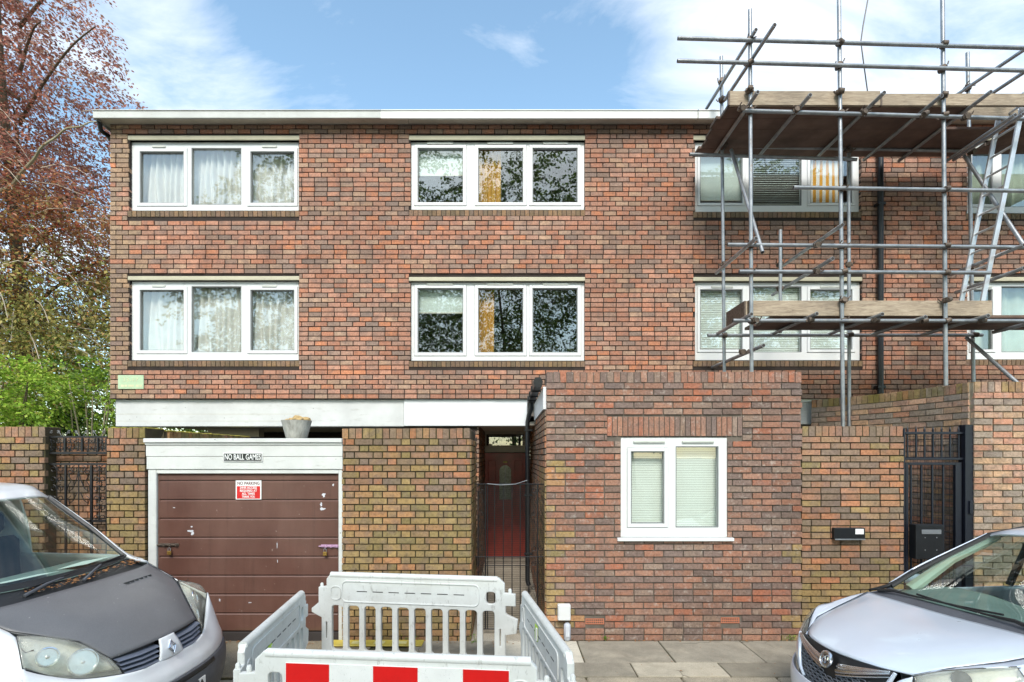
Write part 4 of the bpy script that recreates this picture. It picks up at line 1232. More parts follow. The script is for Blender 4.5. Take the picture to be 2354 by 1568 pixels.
for s, cx in ((1, 1244), (1, 1107), (-1, 1226)):
    for cy in (1128, 1180, 1262, 1295, 1350):
        MB().path(scroll(HX(cx), HZ(cy), .034, 1.2, math.pi / 2, s, HD), .0035, 5).build("scroll", bi, pg, True)
        MB().path([(HX(cx - 7), HD, HZ(cy + 22)), (HX(cx), HD, HZ(cy + 12)), (HX(cx + 7), HD, HZ(cy + 30))], .0032, 5).build("scroll_stem", bi, pg, True)
msh = MB()
zz = HZ(1446)
while zz < HZ(1113):
    msh.tube((HX(1099), HD + .012, zz), (HX(1254), HD + .012, zz), .0016, 4, cap=False); zz += .026
xx = HX(1099)
while xx < HX(1254):
    msh.tube((xx, HD + .0135, HZ(1446)), (xx, HD + .0135, HZ(1113)), .0012, 4, cap=False); xx += .013
o = msh.build("wire_mesh", M['black_iron'], pg); o["kind"] = "stuff"
MB().path([(HX(1120), HD - .01, HZ(1112)), (HX(1150), HD - .012, HZ(1115)), (HX(1185), HD - .012, HZ(1113)), (HX(1212), HD - .01, HZ(1104))], .005, 6).build("wire_tie", M['galv'], pg, True)
# ------------------------------------------------------------------ foliage
def leaf_mat(name, trans=.35):
    k = N(name)
    c = k.node("ShaderNodeAttribute", attribute_name="lcol").outputs["Color"]
    d = k.bsdf(c, .5, 0, None, Specular_IOR_Level=.35)
    t = k.node("ShaderNodeBsdfTranslucent"); k.put(t.inputs[0], c)
    m = k.node("ShaderNodeMixShader"); m.inputs[0].default_value = trans
    k.l.new(d, m.inputs[1]); k.l.new(t.outputs[0], m.inputs[2])
    return k.done(m.outputs[0])
M['leaf'] = leaf_mat('leaf', .42)
M['bark'] = simple('grey_brown_bark', C(96, 84, 66), .9, var=.35, scale=9, bump=.6, bscale=40)
M['pale_bark'] = simple('pale_lichened_bark', C(150, 142, 116), .9, var=.25, scale=9, bump=.5, bscale=50)
M['twig'] = simple('pale_twig', C(184, 172, 154), .85, var=.2)

def leaf_cloud(name, P, A, Nn, size, colr, parent, aspect=.62, seed=0):
    """P leaf bases, A leaf directions, Nn leaf normals, colr per-leaf colours: one joined part"""
    g = np.random.default_rng(seed); n = len(P)
    A = A / np.linalg.norm(A, axis=1, keepdims=True)
    B = np.cross(Nn, A); B /= np.linalg.norm(B, axis=1, keepdims=True) + 1e-9
    Nr = np.cross(A, B)
    s = (size * g.uniform(.65, 1.3, n))[:, None]
    a = P; c = P + A * s; w = B * s * aspect * .5
    m = P + A * s * .48
    v = np.stack([a, m + w + Nr * s * .08, c, m - w + Nr * s * .08], 1).reshape(-1, 3)
    me = bpy.data.meshes.new(name)
    me.vertices.add(4 * n); me.vertices.foreach_set("co", v.astype(np.float32).ravel())
    me.loops.add(4 * n); me.loops.foreach_set("vertex_index", np.arange(4 * n, dtype=np.int32))
    me.polygons.add(n)
    me.polygons.foreach_set("loop_start", np.arange(0, 4 * n, 4, dtype=np.int32))
    me.polygons.foreach_set("loop_total", np.full(n, 4, dtype=np.int32))
    me.update(calc_edges=True)
    at = me.attributes.new("lcol", 'FLOAT_COLOR', 'FACE')
    at.data.foreach_set("color", np.concatenate([colr, np.ones((n, 1))], 1).astype(np.float32).ravel())
    me.materials.append(M['leaf'])
    o = link(name, me, parent); o["kind"] = "stuff"
    return o

def sprays(bases, dirs, length, per, g, droop=.5, fan=.55, flat=.35):
    """leafy sprays: each a drooping twig with side twigs in a flattish fan; returns leaf P, A, N and twig polylines"""
    n = len(bases)
    L = length * g.uniform(.6, 1.25, n)
    d = dirs / np.linalg.norm(dirs, axis=1, keepdims=True)
    up = np.array([0, 0, 1.])
    side = np.cross(d, up + g.normal(0, flat, (n, 3))); side /= np.linalg.norm(side, axis=1, keepdims=True)
    nrm = np.cross(side, d)
    t = g.uniform(.05, 1., (n, per)); s = g.normal(0, 1, (n, per)) * fan * (1.05 - .75 * t)
    axis = bases[:, None] + d[:, None] * (t * L[:, None])[..., None] - up * (droop * t ** 2 * L[:, None])[..., None]
    P = axis + side[:, None] * (s * L[:, None] * .5)[..., None] + g.normal(0, .035, (n, per, 3)) * L[:, None, None]
    A = d[:, None] * .7 + side[:, None] * np.sign(s)[..., None] * .7 - up * (.25 + droop * t)[..., None] + g.normal(0, .35, (n, per, 3))
    Nn = nrm[:, None] + g.normal(0, .45, (n, per, 3))
    tw = []
    for i in range(n):
        tw.append([bases[i] + d[i] * L[i] * q - up * droop * q * q * L[i] for q in (0, .35, .7, 1.)])
    return P.reshape(-1, 3), A.reshape(-1, 3), Nn.reshape(-1, 3), tw

def pick(g, n, cols, w):
    cs = np.array([lin(c) for c in cols]); w = np.array(w) / sum(w)
    c = cs[g.choice(len(cols), n, p=w)] * g.uniform(.7, 1.3, (n, 1))
    return np.clip(c, 0, 1)

def in_ellipsoid(g, n, c, r, shell=.35):
    v = g.normal(0, 1, (n, 3)); v /= np.linalg.norm(v, axis=1, keepdims=True)
    q = (shell + (1 - shell) * g.random(n) ** .6)[:, None]
    return np.array(c) + v * q * np.array(r), v

def limb(mb, pts, r0, r1, n=9):
    # smooth polyline with taper
    pts = [Vector(p) for p in pts]; out = []
    for i in range(len(pts) - 1):
        p0, p1, p2, p3 = pts[max(i - 1, 0)], pts[i], pts[i + 1], pts[min(i + 2, len(pts) - 1)]
        for k in range(5):
            t = k / 5
            out.append(.5 * ((2 * p1) + (p2 - p0) * t + (2 * p0 - 5 * p1 + 4 * p2 - p3) * t * t + (-p0 + 3 * p1 - 3 * p2 + p3) * t ** 3))
    out.append(pts[-1])
    k = len(out) - 1
    mb.path(out, [r0 + (r1 - r0) * (i / k) ** .8 for i in range(k + 1)], n)

# ---- copper beech
g = np.random.default_rng(4)
cb = thing("copper_beech", "tall copper beech with red-brown leaves rising behind the left wall", "tree", (-12.2, 13, 0))
tr = MB(); limb(tr, [(-12.3, 13.2, -.1), (-12.2, 13.1, 2.5), (-12.05, 13, 5.2), (-12.2, 12.9, 8), (-12.5, 12.9, 11.5), (-12.8, 13, 15)], .24, .05, 12)
tr.build("trunk", M['bark'], cb, True)
br = random.Random(2)
for i in range(18):
    z = 3.2 + i * .6; a = br.uniform(0, 6.28) if i % 2 else br.uniform(-.9, .7)
    L = br.uniform(2.4, 4.6) * (1.1 - z / 26)
    p0 = Vector((-12.15, 13, z))
    d = Vector((math.cos(a), math.sin(a) * .8 - .2, .55))
    pts = [p0, p0 + d * L * .35 + Vector((0, 0, .1)), p0 + d * L * .7, p0 + d * L + Vector((0, 0, -.35))]
    b_ = MB(); limb(b_, pts, .05, .012, 7); b_.build("branch", M['bark'], cb, True)
b_ = MB(); limb(b_, [W(-80, 470, 11.6), W(0, 440, 11.2), W(30, 424, 11.1), W(48, 398, 11.0), W(78, 366, 10.9), W(96, 338, 10.8), W(128, 316, 10.8), W(152, 296, 10.7), W(184, 291, 10.6), W(214, 280, 10.6), W(262, 288, 10.5)], .05, .008, 8)
b_.build("branch", M['pale_bark'], cb, True)
bases, v = in_ellipsoid(g, 4600, (-15.2, 12.8, 8.8), (5.2, 4.0, 7.8), .25)
keep = bases[:, 2] > 2.9
bases, v = bases[keep], v[keep]
ex_, ev_ = in_ellipsoid(g, 520, (-10.6, 11.6, 5.6), (2.6, 1.6, 2.2), .1)
bases = np.concatenate([bases, ex_]); v = np.concatenate([v, ev_])
# ragged outline: leave holes where a slow noise is low
hole = np.array([mnoise.noise(Vector(p) * .55) for p in bases])
keep = hole > -.14
bases, v = bases[keep], v[keep]
dirs = v * np.array([1, .8, .35]) + np.array([.75, -.15, -.15]) + g.normal(0, .3, v.shape)
P, A, Nn, tw = sprays(bases, dirs, 1.35, 66, g, .45, .5, .4)
z = P[:, 2]
hi = pick(g, len(P), [(180, 118, 100), (158, 102, 90), (194, 124, 98), (148, 104, 92), (194, 150, 124), (178, 140, 118)], [4, 4, 3, 3, 2, 2])
mid = pick(g, len(P), [(172, 118, 80), (190, 126, 76), (150, 116, 80), (160, 140, 88), (134, 104, 76), (168, 90, 70)], [3, 3, 3, 3, 2, 2])
lo = pick(g, len(P), [(152, 148, 82), (172, 158, 88), (130, 128, 72), (164, 134, 80), (146, 156, 82)], [3, 3, 3, 2, 2])
zz = z + g.normal(0, .55, len(z))
colr = np.where((zz > 8.0)[:, None], hi, np.where((zz > 6.2)[:, None], mid, lo))
leaf_cloud("crown", P, A, Nn, .082, colr, cb, .62, 5)
tb = MB()
for i in g.choice(len(tw), 900, replace=False): tb.path(tw[i], [.011, .009, .007, .004], 4)
o = tb.build("twigs", M['twig'], cb); o["kind"] = "stuff"

def shrub(name, label, ctr, rad, nspray, per, length, leafsize, cols, w, seed, droop=.4, shell=.3, stems=5, flat=.35, dirz=.1, bark='bark', zmin=.1, cut=-.2):
    g = np.random.default_rng(seed)
    t = thing(name, label, "tree" if "tree" in name else "plant", (ctr[0], ctr[1], 0))
    bs, v = in_ellipsoid(g, nspray, ctr, rad, shell)
    hole = np.array([mnoise.noise(Vector(p) * .9 + Vector((seed, 0, 0))) for p in bs])
    k = (bs[:, 2] > zmin) & (hole > cut); bs, v = bs[k], v[k]
    dirs = v * np.array([1, 1, .4]) + np.array([0, -.2, dirz]) + g.normal(0, .3, v.shape)
    P, A, Nn, tw = sprays(bs, dirs, length, per, g, droop, .55, flat)
    leaf_cloud("crown", P, A, Nn, leafsize, pick(g, len(P), cols, w), t, .6, seed)
    r = random.Random(seed)
    for i in range(stems):
        b0 = Vector((ctr[0] + r.uniform(-.25, .25) * rad[0], ctr[1] + r.uniform(-.2, .2) * rad[1], -.05))
        top = Vector((ctr[0] + r.uniform(-.7, .7) * rad[0], ctr[1] + r.uniform(-.5, .3) * rad[1], ctr[2] + r.uniform(0, .6) * rad[2]))
        m_ = MB(); limb(m_, [b0, b0.lerp(top, .4) + Vector((r.uniform(-.15, .15), 0, .1)), top], .035 if rad[2] < 4 else .22, .008 if rad[2] < 4 else .05, 7)
        m_.build("stem" if rad[2] < 4 else "trunk", M[bark], t, True)
    return t
BRIGHT = [(168, 196, 74), (146, 180, 62), (190, 206, 98), (126, 160, 56), (178, 178, 86)]
MID = [(112, 144, 66), (132, 162, 72), (96, 126, 58), (150, 170, 84)]
DARK = [(52, 76, 34), (66, 92, 40), (44, 62, 32), (84, 108, 48)]
shrub("maple_shrub", "bright lime-green maple with layered sprays behind the left wall", (-8.6, 8.6, 3.25), (1.35, .8, .72), 200, 70, .6, .062, BRIGHT, [4, 4, 2, 3, 1], 21, .5, .2, 5, .18, -.1)
shrub("maple_shrub", "second lime-green maple, right behind the iron scrolls, with forked bare stems", (-7.15, 9.0, 3.1), (.85, .7, .75), 120, 70, .55, .058, BRIGHT[:2] + MID[:2], [3, 3, 3, 3], 22, .4, .2, 7, .2, 0., 'pale_bark')
shrub("leafy_bush", "mid-green bush filling the space behind the maples by the house corner", (-8.4, 11.2, 2.9), (2.6, 1.2, 2.1), 420, 60, .6, .075, MID, [3, 3, 3, 2], 23, .2, .25, 6)
shrub("dark_bush", "dark green bush low down behind the left garden wall", (-8.8, 9.9, 1.6), (2.6, .9, 1.35), 330, 60, .5, .07, DARK, [3, 3, 3, 1], 24, .2, .3, 5)
shrub("ground_cover_plant", "small light-leaved plant showing between the iron crest scrolls", (-5.15, 6.9, 2.2), (.55, .25, .26), 36, 40, .25, .05, BRIGHT + [(200, 214, 170)], [2, 3, 2, 3, 1, 2], 25, .3, .2, 4)
shrub("background_tree", "pale olive tree far behind the copper beech", (-19, 24, 6.0), (7, 3, 5), 420, 40, 1.6, .2, [(140, 146, 80), (120, 132, 70), (160, 160, 96)], [3, 3, 2], 26, .3, .3, 2, cut=-.1)
# trees on the other side of the street, behind the camera: the windows mirror them
for i, (x, y, h, lab) in enumerate(((-17, -21, 24, "tall plane tree across the street, left end of the row"), (-8.5, -22, 27, "tallest plane tree across the street, left of the camera"),
                                   (.5, -21, 25, "plane tree across the street, straight behind the camera"), (9.5, -22, 26, "plane tree across the street, right of the camera"),
                                   (18.5, -21, 24, "plane tree across the street, right end of the row"))):
    shrub("street_tree", lab, (x, y, h * .58), (5.6, 3.2, h * .45), 1250, 40, 1.6, .22, MID + DARK[:2], [2, 2, 3, 1, 2, 1], 40 + i, .35, .2, 1, cut=-.16, zmin=2.2)
# ------------------------------------------------------------------ scaffold
scf = thing("scaffold", "galvanised tube scaffold with two timber decks in front of the right-hand windows", "scaffold", (5, 7.2, 0))
SF, SB = 6.70, 7.62
TR = .0242
def tube(a, b, r=TR, m='galv', name="scaffold_tube"):
    p, q = (Vector(x) if len(x) == 3 and isinstance(x, Vector) else W(*x) for x in (a, b))
    mb = MB(); mb.tube(p, q, r, 12)
    d = (q - p).normalized()
    o = mb.build(name, M[m], scf, True)
    for e, s in ((p, -1), (q, 1)):       # dark open ends
        MB().tube(e + d * s * .0005, e + d * s * .0025, r * .78, 10).build("tube_bore", darkb, o)
    return o
# standards
def std(px0, y0, px1, D, zb, y1=None):
    p = W(px0, y0, D)
    q = Vector((WX(px1, D), D, zb if y1 is None else WZ(y1, D)))
    tube(p, q)
std(1724, 22, 1728, SF, 2.77); std(1928, -70, 1942, SF, 0.); std(2166, -70, 2179, SF, 0.); std(2430, -70, 2440, SF, 0.)
std(1658, 130, 1666, SB, 2.77); std(1951, 340, 1953, SB, 0.); std(2224, 121, 2247, SB, 0.); std(1794, 529, 1794, SB - .1, 0, 765)
# ledgers (along the street)
FR, BR = SF - .05, SB - .05
for a, b in (((1558, 88, FR), (2480, 114, FR)), ((1557, 140, FR), (2480, 166, FR)), ((1706, 254.5, FR), (2480, 277, FR)),
             ((1585, 355, BR), (1969, 367, BR)), ((1654, 336, BR + .1), (2238, 348, BR + .1)), ((1824, 431, FR), (2480, 441, FR)),
             ((1672, 562.5, FR), (2480, 569.5, FR)), ((1699, 624, FR), (2276, 627, FR)), ((1685, 737, FR), (2480, 738, FR)),
             ((1627, 771, BR), (2258, 770.5, BR))):
    tube(a, b)
# transoms (towards the house); far depth follows from level height
def trans(n_, f_, Dn=6.42):
    Df = Dn * (VY - n_[1]) / (VY - f_[1])
    tube((n_[0], n_[1], Dn), (VX + (n_[0] - VX) * Dn / Df, f_[1], Df))
for n_, f_ in (((1742, 211.5), (1626, 358)), ((1863, 218), (1733, 362)), ((2033, 212.5), (1865, 366)), ((2165, 219.6), (1979, 368)), ((2278, 210.7), (2061, 370)),
               ((1936.5, 516.7), (1790, 612)), ((1914, 594.5), (1772, 678)), ((1738, 548), (1642, 628))):
    trans(n_, f_)
for n_, f_ in (((1727.6, 722), (1649, 767)), ((1878, 721), (1779, 771)), ((2028.7, 722), (1909, 771)), ((2127.6, 728.5), (2020, 770)), ((2272, 725.6), (2131, 771)), ((1755.4, 794), (1629, 846))):
    trans(n_, f_, 6.5)
trans((2334, 264), (2176, 371), 6.5); trans((2352, 262), (2190, 368), 6.5); trans((2354, 563), (2190, 632), 6.5); trans((2354, 616), (2181, 673), 6.5); trans((2390, 737), (2246, 764), 6.5)
# end guard rails
for a, b in (((1738, 68, 6.54), (1624, 250, 8.1)), ((1781, 57, 6.10), (1667, 229, 7.47)), ((2400, 84, 6.45), (2192, 223, 7.75)), ((2400, 136, 6.45), (2200, 268, 7.6))):
    tube(a, b)
# braces
for a, b in (((1681, 345, SB - .1), (1753, 580, FR - .05)), ((2217, 359, SB - .1), (2352, 562, FR)), ((2221, 776, SB - .1), (2345, 886, FR + .2))):
    tube(a, b)
# couplers
def coup_mesh():
    m = MB()
    m.tube((0, -.03, 0), (0, .03, 0), .036, 10); m.tube((-.03, .028, 0), (.03, .028, 0), .034, 10)
    m.tube((.03, -.045, .0), (.055, -.05, .03), .008, 6); m.box(-.05, .05, -.012, .012, -.016, .016); m.tube((-.04, .02, .02), (-.055, -.05, .03), .007, 6)
    return m.mesh("coupler", M['rust'], True)
CM = coup_mesh()
rc = random.Random(8)
def coupler(px, py, D):
    o = bpy.data.objects.new("coupler", CM); col.objects.link(o); _mpi(o, scf)
    o.location = W(px, py, D); o.rotation_euler = (rc.uniform(-.3, .3), rc.uniform(-.6, .6), rc.uniform(-.3, .3) + (math.pi if rc.random() < .5 else 0))
for px, py in ((1724, 93), (1929, 98.5), (2168, 104), (1724, 145), (1930, 150), (2168, 157), (1725, 254.8), (1933, 260.5), (2170, 267.5), (1937, 433), (2172, 436.5),
               (1726, 563), (1938, 565), (2174, 567), (1726, 624), (1939, 625.5), (2174, 626.5), (1727, 737), (1940, 737), (2175, 737.4),
               (1723, 207), (1931, 211), (2169, 220), (1940, 690), (2175, 690)):
    coupler(px, py, SF - .03)
for px, py in ((1659, 186), (1659, 230), (1662, 337), (1952, 345), (2232, 350), (1664, 608), (1664, 771), (1952, 770.5), (2240, 770), (1794, 607), (1793, 664), (2226, 200), (2240, 614), (1952, 608)):
    coupler(px, py, SB - .04)
for px, py in ((1706, 249), (1831, 253), (1986, 258), (2123, 265), (2222, 268), (1879, 563), (1877, 624), (1862, 737), (2010, 737), (2122, 737), (2255, 737), (1708, 809), (1737, 737)):
    coupler(px, py, FR - .02)
# timber
def wood_mat():
    k = N('scaffold_board')
    p = k.scale(k.pos(), (1.0, 6., 9.))
    gr = k.ramp(k.noise(5, 8, .68, p, 1.2), [(.3, C(120, 104, 88)), (.5, C(160, 144, 124)), (.72, C(188, 172, 150))])
    knots = k.ramp(k.voro(2.2, k.scale(k.pos(), (1., 3., 3.5))), [(.02, .3), (.09, 1.)])
    c = k.mix(1., gr, knots, 'MULTIPLY')
    c = k.mix(k.math('MULTIPLY', k.ramp(k.noise(1.8, 4), [(.5, 0.), (.7, 1.)]), .45), c, C(104, 96, 86))
    return k.done(k.bsdf(c, .88, 0, k.bump(k.noise(5, 8, .7, p), .35, .004)))
M['board'] = wood_mat()
M['deck'] = simple('dark_weathered_ply', C(104, 82, 70), .8, var=.35, scale=3, bump=.3)
def plank(x0, x1, y0, y1, z0, z1, name="deck_board", rot=0.):
    o = MB().cbox(x0, x1, y0, y1, z0, z1, .003).build(name, M['deck' if name == "deck_board" else 'board'], scf)
    MB().box(x0 - .001, x0 + .02, y0 - .0015, y1 + .0015, z0 - .001, z1 + .001).build("end_band", M['rust'], o)
    return o
UX0 = WX(1672, 6.76)
uz = WZ(247, 6.76)
rb_ = random.Random(6)
for i in range(5):
    x1 = 5.99 if i < 2 else 6.85
    plank(UX0 + rb_.uniform(-.05, .02) - .0 * i, x1 + rb_.uniform(-.05, .05), 6.765 + i * .226, 6.765 + i * .226 + .222, uz + rb_.uniform(0, .004), uz + .038)
    plank(7.0 + rb_.uniform(0, .05), 9.2, 6.765 + i * .226, 6.765 + i * .226 + .222, uz + .045, uz + .083)
plank(UX0, WX(2022, 6.74), 6.722, 6.760, uz + .004, WZ(211, 6.74), "toe_board"); plank(WX(2022.5, 6.74), 7.4, 6.722, 6.760, uz + .001, WZ(217, 6.74), "toe_board")
plank(6.2, 6.9, 7.05, 7.09, uz + .05, uz + .20, "toe_board")
lz = WZ(731, 6.8)
for i in range(3):
    plank(WX(1763, 6.9) + rb_.uniform(-.04, .04), 7.9, 6.80 + i * .226, 6.80 + i * .226 + .222, lz + rb_.uniform(0, .003), lz + .038)
plank(WX(1719, 6.74), WX(2278, 6.74), 6.722, 6.760, WZ(727, 6.74), WZ(692, 6.74), "toe_board")
plank(WX(1711, 6.74), WX(1719, 6.74) - .004, 6.74, 7.3, WZ(727, 6.74), WZ(692, 6.74), "toe_board")

# ladder
ld = thing("ladder", "aluminium ladder leaning up through the right end of the scaffold", "ladder", (6.2, 7.05, lz + .04))
lD, rD = 7.2, 6.88
Lb, Lt = Vector((WX(2200, lD), lD, lz + .042)), W(2300, 250, lD)
Rb, Rt = Vector((WX(2240, rD), rD, lz + .042)), W(2343, 250, rD)
Rb.x = Lb.x + .02; Rt.x = Lt.x + .02; Rt.z = Lt.z
def stile(a, b):
    d = (b - a).normalized(); s = Vector((d.z, 0, -d.x)).normalized(); n_ = Vector((0, 1, 0))
    vs = [p + s * u * .029 + n_ * v * .012 for p in (a, b) for u, v in ((-1, -1), (1, -1), (1, 1), (-1, 1))]
    MB().add(vs, [(0, 1, 2, 3), (4, 5, 6, 7), (0, 1, 5, 4), (1, 2, 6, 5), (2, 3, 7, 6), (3, 0, 4, 7)]).build("stile", M['alu'], ld)
stile(Lb, Lt); stile(Rb, Rt)
for i in range(11):
    t = (i + .6) / 11.2
    MB().tube(Lb.lerp(Lt, t), Rb.lerp(Rt, t), .015, 10).build("rung", M['alu'], ld, True)
# loose cable hanging from above
cb_ = MB().path([W(2004, -80, 6.9), W(1995, 0, 6.9), W(1984, 60, 6.9), W(1979, 96, 6.9), W(1986, 150, 6.9), W(1996, 222, 6.9)], .008, 6).build("hanging_cable", M['black_plastic'], None, True)
tag(cb_, "thin dark cable hanging down behind the upper scaffold deck", "cable")
# ------------------------------------------------------------------ plastic street barriers
def plastic_barrier_mat():
    k = N('pale_grey_barrier_plastic')
    c = k.mix(k.ramp(k.noise(3.2, 6, .7), [(.35, 0.), (.75, 1.)]), C(213, 215, 213), C(194, 194, 189))
    sc = k.ramp(k.noise(26, 4, .75, k.scale(k.pos(), (1, 1, .35))), [(.58, 0.), (.70, 1.)])
    c = k.mix(k.math('MULTIPLY', sc, .5), c, C(120, 116, 108))
    return k.done(k.bsdf(c, .45, 0, k.bump(k.noise(50, 3), .08, .003)))
M['barrier'] = plastic_barrier_mat()
def refl(name, base, dirt):
    k = N(name)
    c = k.mix(1., base, k.ramp(k.noise(4, 4), [(.3, .9), (.7, 1.06)]), 'MULTIPLY')
    sc = k.ramp(k.noise(30, 5, .8, k.scale(k.pos(), (2.5, 1, .8)), 1.5), [(.61, 0.), (.67, 1.)])
    c = k.mix(k.math('MULTIPLY', sc, dirt), c, C(60, 56, 54))
    return k.done(k.bsdf(c, .28))
M['refl_red'] = refl('red_reflective', C(206, 24, 22), .25)
M['refl_white'] = refl('white_reflective', C(226, 226, 224), .55)
M['rubber'] = simple('black_rubber', C(40, 40, 42), .8)
BW, BH = .875, .95
def rrect(x0, x1, z0, z1, r=.03, n=4):
    pts = []
    for cx, cz_, a0 in ((x1 - r, z1 - r, 0), (x0 + r, z1 - r, 90), (x0 + r, z0 + r, 180), (x1 - r, z0 + r, 270)):
        for i in range(n + 1):
            a = R(a0 + 90 * i / n); pts.append((cx + r * math.cos(a), cz_ + r * math.sin(a)))
    return pts
def barrier_mesh():
    cu = bpy.data.curves.new("barrier_panel", 'CURVE'); cu.dimensions = '2D'; cu.fill_mode = 'BOTH'
    cu.extrude = .017; cu.bevel_depth = .007; cu.bevel_resolution = 1
    def spl(pts):
        s = cu.splines.new('POLY'); s.points.add(len(pts) - 1)
        for p, (x, z) in zip(s.points, pts): p.co = (x, z, 0, 1)
        s.use_cyclic_u = True
    b = BW
    spl([(-b, .05), (-b + .03, .02), (b - .03, .02), (b, .05), (b, .42), (b + .10, .44), (b + .11, .56), (b + .02, .60), (b, .62), (b, .70), (b + .09, .70), (b + .09, .80), (b - .01, .81), (b - .01, .90), (b - .06, BH),
         (-b + .09, BH), (-b + .05, .90), (-b + .05, .82), (-b - .03, .81), (-b - .03, .66), (-b - .10, .60), (-b - .10, .57), (-b, .52)])
    n = 10; x0, x1 = -b + .07, b - .07; w = (x1 - x0) / n
    for i in range(n): spl(rrect(x0 + i * w + .019, x0 + (i + 1) * w - .019, .19, .648, .038))
    spl(rrect(b - .18, b - .08, .70, .83, .035))
    for x in (-.42, .42): spl([(x - .055, .045), (x + .055, .045), (x + .028, .13), (x, .15), (x - .028, .13)])
    spl(rrect(b - .055, b - .03, .30, .48, .012)); spl(rrect(-b + .03, -b + .055, .30, .48, .012))
    o = bpy.data.objects.new("barrier_panel", cu); col.objects.link(o)
    dg = bpy.context.evaluated_depsgraph_get(); dg.update()
    me = bpy.data.meshes.new_from_object(o.evaluated_get(dg))
    bpy.data.objects.remove(o); bpy.data.curves.remove(cu)
    for v in me.vertices: v.co = Vector((-v.co.x, -v.co.z, v.co.y))       # stand it up: x wide, z high, front is -y
    me.materials.clear(); me.materials.append(M['barrier'])
    me.polygons.foreach_set("use_smooth", [True] * len(me.polygons)); me.set_sharp_from_angle(angle=R(35))
    me.update()
    return me
def barrier():
    t = thing("street_barrier", "x", "barrier", (0, 0, 0), "barrier panels boxed round the dug pavement")
    link("panel", barrier_mesh(), t)
    MB().path([(BW - .08, 0, BH - .012), (-BW + .07, 0, BH - .012)], .031, 12).build("top_rail", M['barrier'], t, True)
    for x in (BW + .012, -BW - .045): MB().lathe([(.016, .0), (.016, .035), (.010, .045), (.001, .046)], 10, (x, 0, .81)).build("peg", M['barrier'], t, True)
    for sy in (-1, 1):
        y = sy * .026
        MB().path([(x, y, z) for x, z in rrect(-BW + .24, BW - .20, .682, .885, .045, 3)], .007, 5, True).build("raised_rim", M['barrier'], t, True)
        MB().path([(x, y, z) for x, z in rrect(BW - .185, BW - .09, .70, .83, .035, 3)], .006, 5, True).build("raised_rim", M['barrier'], t, True)
    # reflective board on the outer face
    xs = -.67; w = 1.34 / 5
    bd = MB().box(xs - .004, xs + 1.344, -.0345, -.0245, .672, .892).build("reflective_board", M['refl_white'], t)
    for i in (0, 2, 4): MB().box(xs + i * w, xs + (i + 1) * w, -.0362, -.0348, .673, .891).build("red_stripe", M['refl_red'], bd)
    for i in range(7): MB().box(-.5 + i * .155, -.4 + i * .155, .0242, .0252, .782, .790).build("slot", M['rubber'], t)
    for x in (-.42, .42):
        MB().cbox(x - .05, x + .05, -.22, .22, .0, .06, .012).build("foot", M['rubber'], t)
        MB().cbox(x - .028, x + .028, -.03, .03, .06, .125, .006).build("foot_stem", M['rubber'], t)
    return t
b0 = barrier()
def put_barrier(o, a, b, za, zb, label, sx=1.):
    """stand the panel between two end points (left end a, right end b seen from its striped side)"""
    a, b = Vector(a), Vector(b); d = b - a
    o.location = ((a.x + b.x) / 2, (a.y + b.y) / 2, (za + zb) / 2)
    o.rotation_euler = (0, -math.atan2(zb - za, d.length), math.atan2(d.y, d.x))
    o.scale = (sx * d.length / (2 * BW), 1, 1)
    o["label"] = label
b1, b2, b3 = copy_tree(b0), copy_tree(b0), copy_tree(b0)
put_barrier(b0, (-1.62, 3.37), (.23, 3.21), RY, RY, "nearest barrier panel with red and white reflective stripes")
put_barrier(b1, (-.02, 4.99), (-1.84, 5.22), .002, .002, "far barrier panel of the box, its plain back to the camera")
put_barrier(b2, (-1.90, 4.86), (-1.76, 3.42), RY, RY, "left side barrier panel with a lime sticker near its top")
put_barrier(b3, (.40, 3.27), (.15, 4.86), RY, RY, "right side barrier panel beside the meter box")
lime = simple('lime_sticker', C(170, 206, 60), .4)
def sticker(par, x, z):
    o = MB().cbox(x - .05, x + .05, .0265, .034, z - .06, z + .06, .006).build("sticker", lime, None); o.parent = par
    o = MB().cbox(x - .055, x - .02, .0345, .037, z - .05, z + .05, .006).build("sticker", M['barrier'], None); o.parent = par
sticker(b2, .28, .73); sticker(b3, .1, .80)
# yellow trench board by the wall
tbd = thing("trench_cover", "yellow plastic trench cover lying against the wall inside the barriers", "cover board", (-1.3, 5.8, 0))
MB().cbox(-2.0, -.95, 5.80, 5.98, .002, .02, .008).build("cover_plate", simple('yellow_plastic', C(214, 190, 84), .5, var=.15, scale=5), tbd)
for x in (-1.75, -1.5, -1.25): MB().cbox(x, x + .12, 5.84, 5.92, .021, .026, .002).build("grip_pad", simple('pale_yellow', C(232, 220, 150), .6), tbd)
# ------------------------------------------------------------------ vehicles
def cr(p0, p1, p2, p3, t):
    return .5 * ((2 * p1) + (p2 - p0) * t + (2 * p0 - 5 * p1 + 4 * p2 - p3) * t * t + (-p0 + 3 * p1 - 3 * p2 + p3) * t ** 3)
def upsample(G, axis, k):
    G = np.moveaxis(np.asarray(G, float), axis, 0); n = len(G); out = []
    for i in range(n - 1):
        a, b, c, d = G[max(i - 1, 0)] if i > 0 else 2 * G[0] - G[1], G[i], G[i + 1], G[i + 2] if i + 2 < n else 2 * G[-1] - G[-2]
        for j in range(k): out.append(cr(a, b, c, d, j / k))
    out.append(G[-1])
    return np.moveaxis(np.array(out), 0, axis)
def mirror(rows):
    """rows given from the middle (y = 0) outwards -> full width"""
    out = []
    for r in rows:
        r = [tuple(p) for p in r]
        out.append([(x, -y, z) for x, y, z in reversed(r[1:])] + r)
    return out
